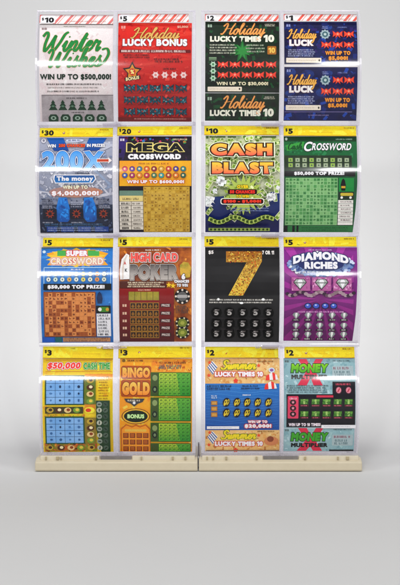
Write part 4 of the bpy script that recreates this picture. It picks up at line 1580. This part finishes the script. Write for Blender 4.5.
def make_dispenser(xl, xm, xr, latch_x, bx, pads, marks, slot, label, shade_strip=None):
    """xl, xm, xr: pixel spans of left wall, divider and right wall"""
    cx = wx((xl[0][0] + xr[0][1]) / 2)
    xls, xms, xrs = xl, xm, xr
    root = link('ticket_dispenser', None, None, label, 'ticket dispenser', 'clear ticket dispensers on beige bases')
    root.location = (cx, 0.0, 0.0)

    def fin(bm, name, mats, parent):
        for v in bm.verts:
            v.co.x -= cx
        return finish(bm, name, mats, parent)
    # base: moulded tray with a sloping front lip
    bm = bmesh.new()
    prof = [(0.118, 0.001), (-0.021, 0.001), (-0.0225, 0.003), (-0.0225, wzl(463.4)), (-0.0213, wzl(462.0)), (-0.0190, wzl(461.3)),
            (-0.0115, wz(457.1)), (-0.0085, wz(456.5)), (0.118, wz(456.5))]
    n = len(prof)
    segs = [(bx[0], .55), (bx[0] + .5, .86), (bx[0] + 1.2, 1.0), (bx[1] - 1.2, 1.0), (bx[1] - .5, .86), (bx[1], .55)]
    rings = []
    for px, q in segs:
        rings.append([bm.verts.new((wx(px), 0.118 - (0.118 - y) * (0.985 + 0.015 * q) if y < 0.1 else y, 0.001 + (z - 0.001) * (0.9 + 0.1 * q))) for y, z in prof])
    for a, b in zip(rings, rings[1:]):
        for k in range(n):
            bm.faces.new((a[k], b[k], b[(k + 1) % n], a[(k + 1) % n]))
    bm.faces.new(rings[0]); bm.faces.new(rings[-1][::-1])
    bmesh.ops.recalc_face_normals(bm, faces=bm.faces[:])
    for f in bm.faces:
        f.smooth = False
    base = fin(bm, 'base', [M_BASE], root)
    for a, b in pads:                       # raised pale pads along the lip
        bm = bmesh.new()
        add_box(bm, wx(a), wx(b), -0.0168, -0.0085, wzl(460.8), wzl(456.6), 0.0008)
        fin(bm, 'clip_pad', [M_CLIP], base)
    for m, w in marks:                      # small moulded catches on the pads
        bm = bmesh.new()
        add_box(bm, wx(m - w / 2), wx(m + w / 2), -0.0186, -0.0155, wzl(460.2), wzl(457.2), 0.0005)
        fin(bm, 'catch', [M_MARK], base)
    bm = bmesh.new()
    add_box(bm, wx(slot[0]), wx(slot[1]), -0.0155, -0.0085, wzl(460.6), wzl(457.0), 0.0006)
    fin(bm, 'clip', [M_GREY], base)
    if shade_strip:                                # dark strip added for the shade in the slit between the towers
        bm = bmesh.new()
        add_box(bm, wx(shade_strip[0]), wx(shade_strip[1]), 0.004, 0.020, wz(456.4), wz(shade_strip[2]), 0.0006)
        fin(bm, 'slit_shade', [M_SLIT_SHADE], root)
    for row in range(4):
        top, bot = ROWS[row], ROWS[row + 1]
        xl, xm, xr = xls[row], xms[row], xrs[row]
        z1, z0 = wz(top), wz(bot)
        zl = z0 + 2.0 * S if row < 3 else z0 + 3.2 * S      # top of the floor ledge
        b_ = link('ticket_bin', None, root)
        # floor ledge
        bm = bmesh.new()
        add_box(bm, wx(xl[0]) + .0002, wx(xr[1]) - .0002, -0.0052, BACK - .004, z0 - (1.1 * S if row < 3 else 0.2 * S), zl, 0.0007)
        fin(bm, 'bin_floor', [M_EDGE], b_)
        zt = z1 - 1.3 * S
        za = zl + 0.0003
        for w in (xl, xr):
            fin(wall_bm(wx(w[0]), wx(w[1]), za, zt, row), 'side_wall', [M_WALL, M_EDGE], b_)
        fin(wall_bm(wx(xm[0]), wx(xm[1]), za, zt, row), 'divider', [M_WALL, M_EDGE], b_)
        for a, c in ((xl[1], xm[0]), (xm[1], xr[0])):
            fin(pane_bm(wx(a) + .0002, wx(c) - .0002, za + 0.0005, zt, row), 'front_panel', [M_PANE, M_EDGE], b_)
            bm = bmesh.new()
            add_box(bm, wx(a) + .0003, wx(c) - .0003, BACK - .0025, BACK - .0005, za, zt)
            fin(bm, 'back_panel', [M_PANE], b_)
        if row == 0:                        # open top rim
            bm = bmesh.new()
            add_box(bm, wx(xl[0]), wx(xr[1]), -0.0054, -0.0022, zt + .0002, zt + 1.4 * S, 0.0005)
            fin(bm, 'top_rim', [M_EDGE], b_)
        # latch that joins this bin to the one below
        if row < 3:
            bm = bmesh.new()
            lx = latch_x
            add_box(bm, wx(lx - 9), wx(lx + 9), -0.0080, -0.0055, wz(bot + 3.2), wz(bot - 0.4), 0.0011)
            l_ = fin(bm, 'latch', [M_LATCH], b_)
            bm = bmesh.new()
            add_box(bm, wx(lx - 15), wx(lx - 10.2), -0.0080, -0.0058, wz(bot + 2.6), wz(bot + 1.2), 0.0004)
            add_box(bm, wx(lx + 9.2), wx(lx + 15), -0.0080, -0.0058, wz(bot + 2.6), wz(bot + 1.2), 0.0004)
            add_box(bm, wx(lx - 8), wx(lx + 7), -0.0094, -0.0087, wz(bot + 2.2), wz(bot + 1.4), 0.0002)
            fin(bm, 'tab', [M_LATCH], l_)
    return root


make_dispenser([(37.4, 39.2), (37.6, 39.4), (39.4, 41.1), (41.0, 42.8)], [(114.0, 117.4)] * 2 + [(114.0, 118.6), (114.2, 118.8)], [(192.8, 195.6)] * 4, 112.0, (37.2, 197.6), [(42, 100.5), (133, 195)],
               [(47.5, 1.6), (59, 3), (62.5, 1.2), (97, 2), (142, 1.8), (173, 2), (185.5, 2)], (101.5, 132),
               'clear acrylic dispenser tower on a beige base, its lowest bins holding the $3 tickets')
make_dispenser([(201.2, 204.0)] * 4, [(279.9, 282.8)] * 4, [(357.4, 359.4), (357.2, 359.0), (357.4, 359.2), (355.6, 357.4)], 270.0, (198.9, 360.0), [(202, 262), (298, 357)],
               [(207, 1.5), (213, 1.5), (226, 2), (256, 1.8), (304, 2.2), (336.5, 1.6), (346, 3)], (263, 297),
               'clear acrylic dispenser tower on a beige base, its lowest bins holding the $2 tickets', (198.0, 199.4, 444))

# ------------------------------------------------------------------ backdrop sweep
bm = bmesh.new()
prof = [(-2.6, 0.0), (0.20, 0.0)]
R = 0.55
for k in range(1, 25):
    a = math.radians(90 * k / 24)
    prof.append((0.20 + R * math.sin(a), R - R * math.cos(a)))
prof.append((0.20 + R, 2.4))
xs = (-2.2, 2.2)
vv = [[bm.verts.new((x, y, z)) for x in xs] for y, z in prof]
for a, b in zip(vv, vv[1:]):
    bm.faces.new((a[0], a[1], b[1], b[0]))
finish(bm, 'backdrop', [M_SWEEP], None, True, label='seamless pale grey sheet under and behind the ticket display', cat='backdrop', kind='structure')

# ------------------------------------------------------------------ lamps
CAM_Z = wz(292.5)


def area(name, loc, aim, sx, sy, power, color=(1, 1, 1), spread=180):
    l = bpy.data.lights.new(name, 'AREA')
    l.shape = 'RECTANGLE'
    l.size, l.size_y = sx, sy
    l.energy = power
    l.color = color
    l.spread = math.radians(spread)
    o = bpy.data.objects.new(name, l)
    COL.objects.link(o)
    o.location = loc
    o.rotation_euler = (Vector(aim) - Vector(loc)).to_track_quat('-Z', 'Z').to_euler()
    return o


area('key_softbox', (0.0, -0.72, 2.75), (0, -0.25, 0.2), 1.6, 0.42, 25, (1.0, 0.99, 0.975))
area('side_fill', (-2.3, -1.7, 1.1), (0, 0, 0.32), 0.8, 1.0, 22)  # unseen fill lamps added at both sides to light the tickets evenly
area('side_fill', (2.3, -1.7, 1.1), (0, 0, 0.32), 0.8, 1.0, 22)
area('ceiling_lamp', (-0.575, -2.94, CAM_Z + 0.925), (-.2, 0, 0.3), 0.10, 0.14, 14)
area('ceiling_lamp', (-0.45, -2.94, CAM_Z + 0.925), (-.2, 0, 0.3), 0.20, 0.10, 4.5)
area('ceiling_lamp', (0.535, -2.94, CAM_Z + 0.925), (.2, 0, 0.3), 0.10, 0.12, 10)
area('backdrop_fill', (0, 0.36, 0.34), (0, 0.75, 0.34), 0.42, 0.40, 0.85)  # unseen lamp added behind the display to brighten the backdrop
sp = bpy.data.lights.new('vignette_spot', 'SPOT')  # added spot, its falloff makes the backdrop fade towards the edges
sp.energy = 85
sp.spot_size = math.radians(31)
sp.spot_blend = 1.0
sp.shadow_soft_size = 0.12
so = bpy.data.objects.new('vignette_spot', sp)
COL.objects.link(so)
so.location = (0, -0.80, 2.9)
so.rotation_euler = (Vector((0, 0.5, 0.22)) - Vector(so.location)).to_track_quat('-Z', 'Z').to_euler()

w = bpy.data.worlds.new('World')
scene.world = w
w.use_nodes = True
bg = w.node_tree.nodes['Background']
bg.inputs[0].default_value = (1.0, 1.0, 1.0, 1)
bg.inputs[1].default_value = 0.16

# ------------------------------------------------------------------ camera
cam = bpy.data.cameras.new('camera')
D = 1.7
cam.sensor_fit = 'HORIZONTAL'
cam.sensor_width = 36.0
cam.lens = 36.0 * D / (400 * S)
cam.clip_start = 0.05
cam.clip_end = 50
co = bpy.data.objects.new('camera', cam)
COL.objects.link(co)
co.location = (0, -D, CAM_Z)
co.rotation_euler = (math.radians(90), 0, 0)
scene.camera = co

scene.view_settings.view_transform = 'Standard'
scene.view_settings.look = 'None'
scene.view_settings.exposure = 0.0
scene.view_settings.gamma = 1.0
scene.cycles.transparent_max_bounces = 24
scene.cycles.max_bounces = 8
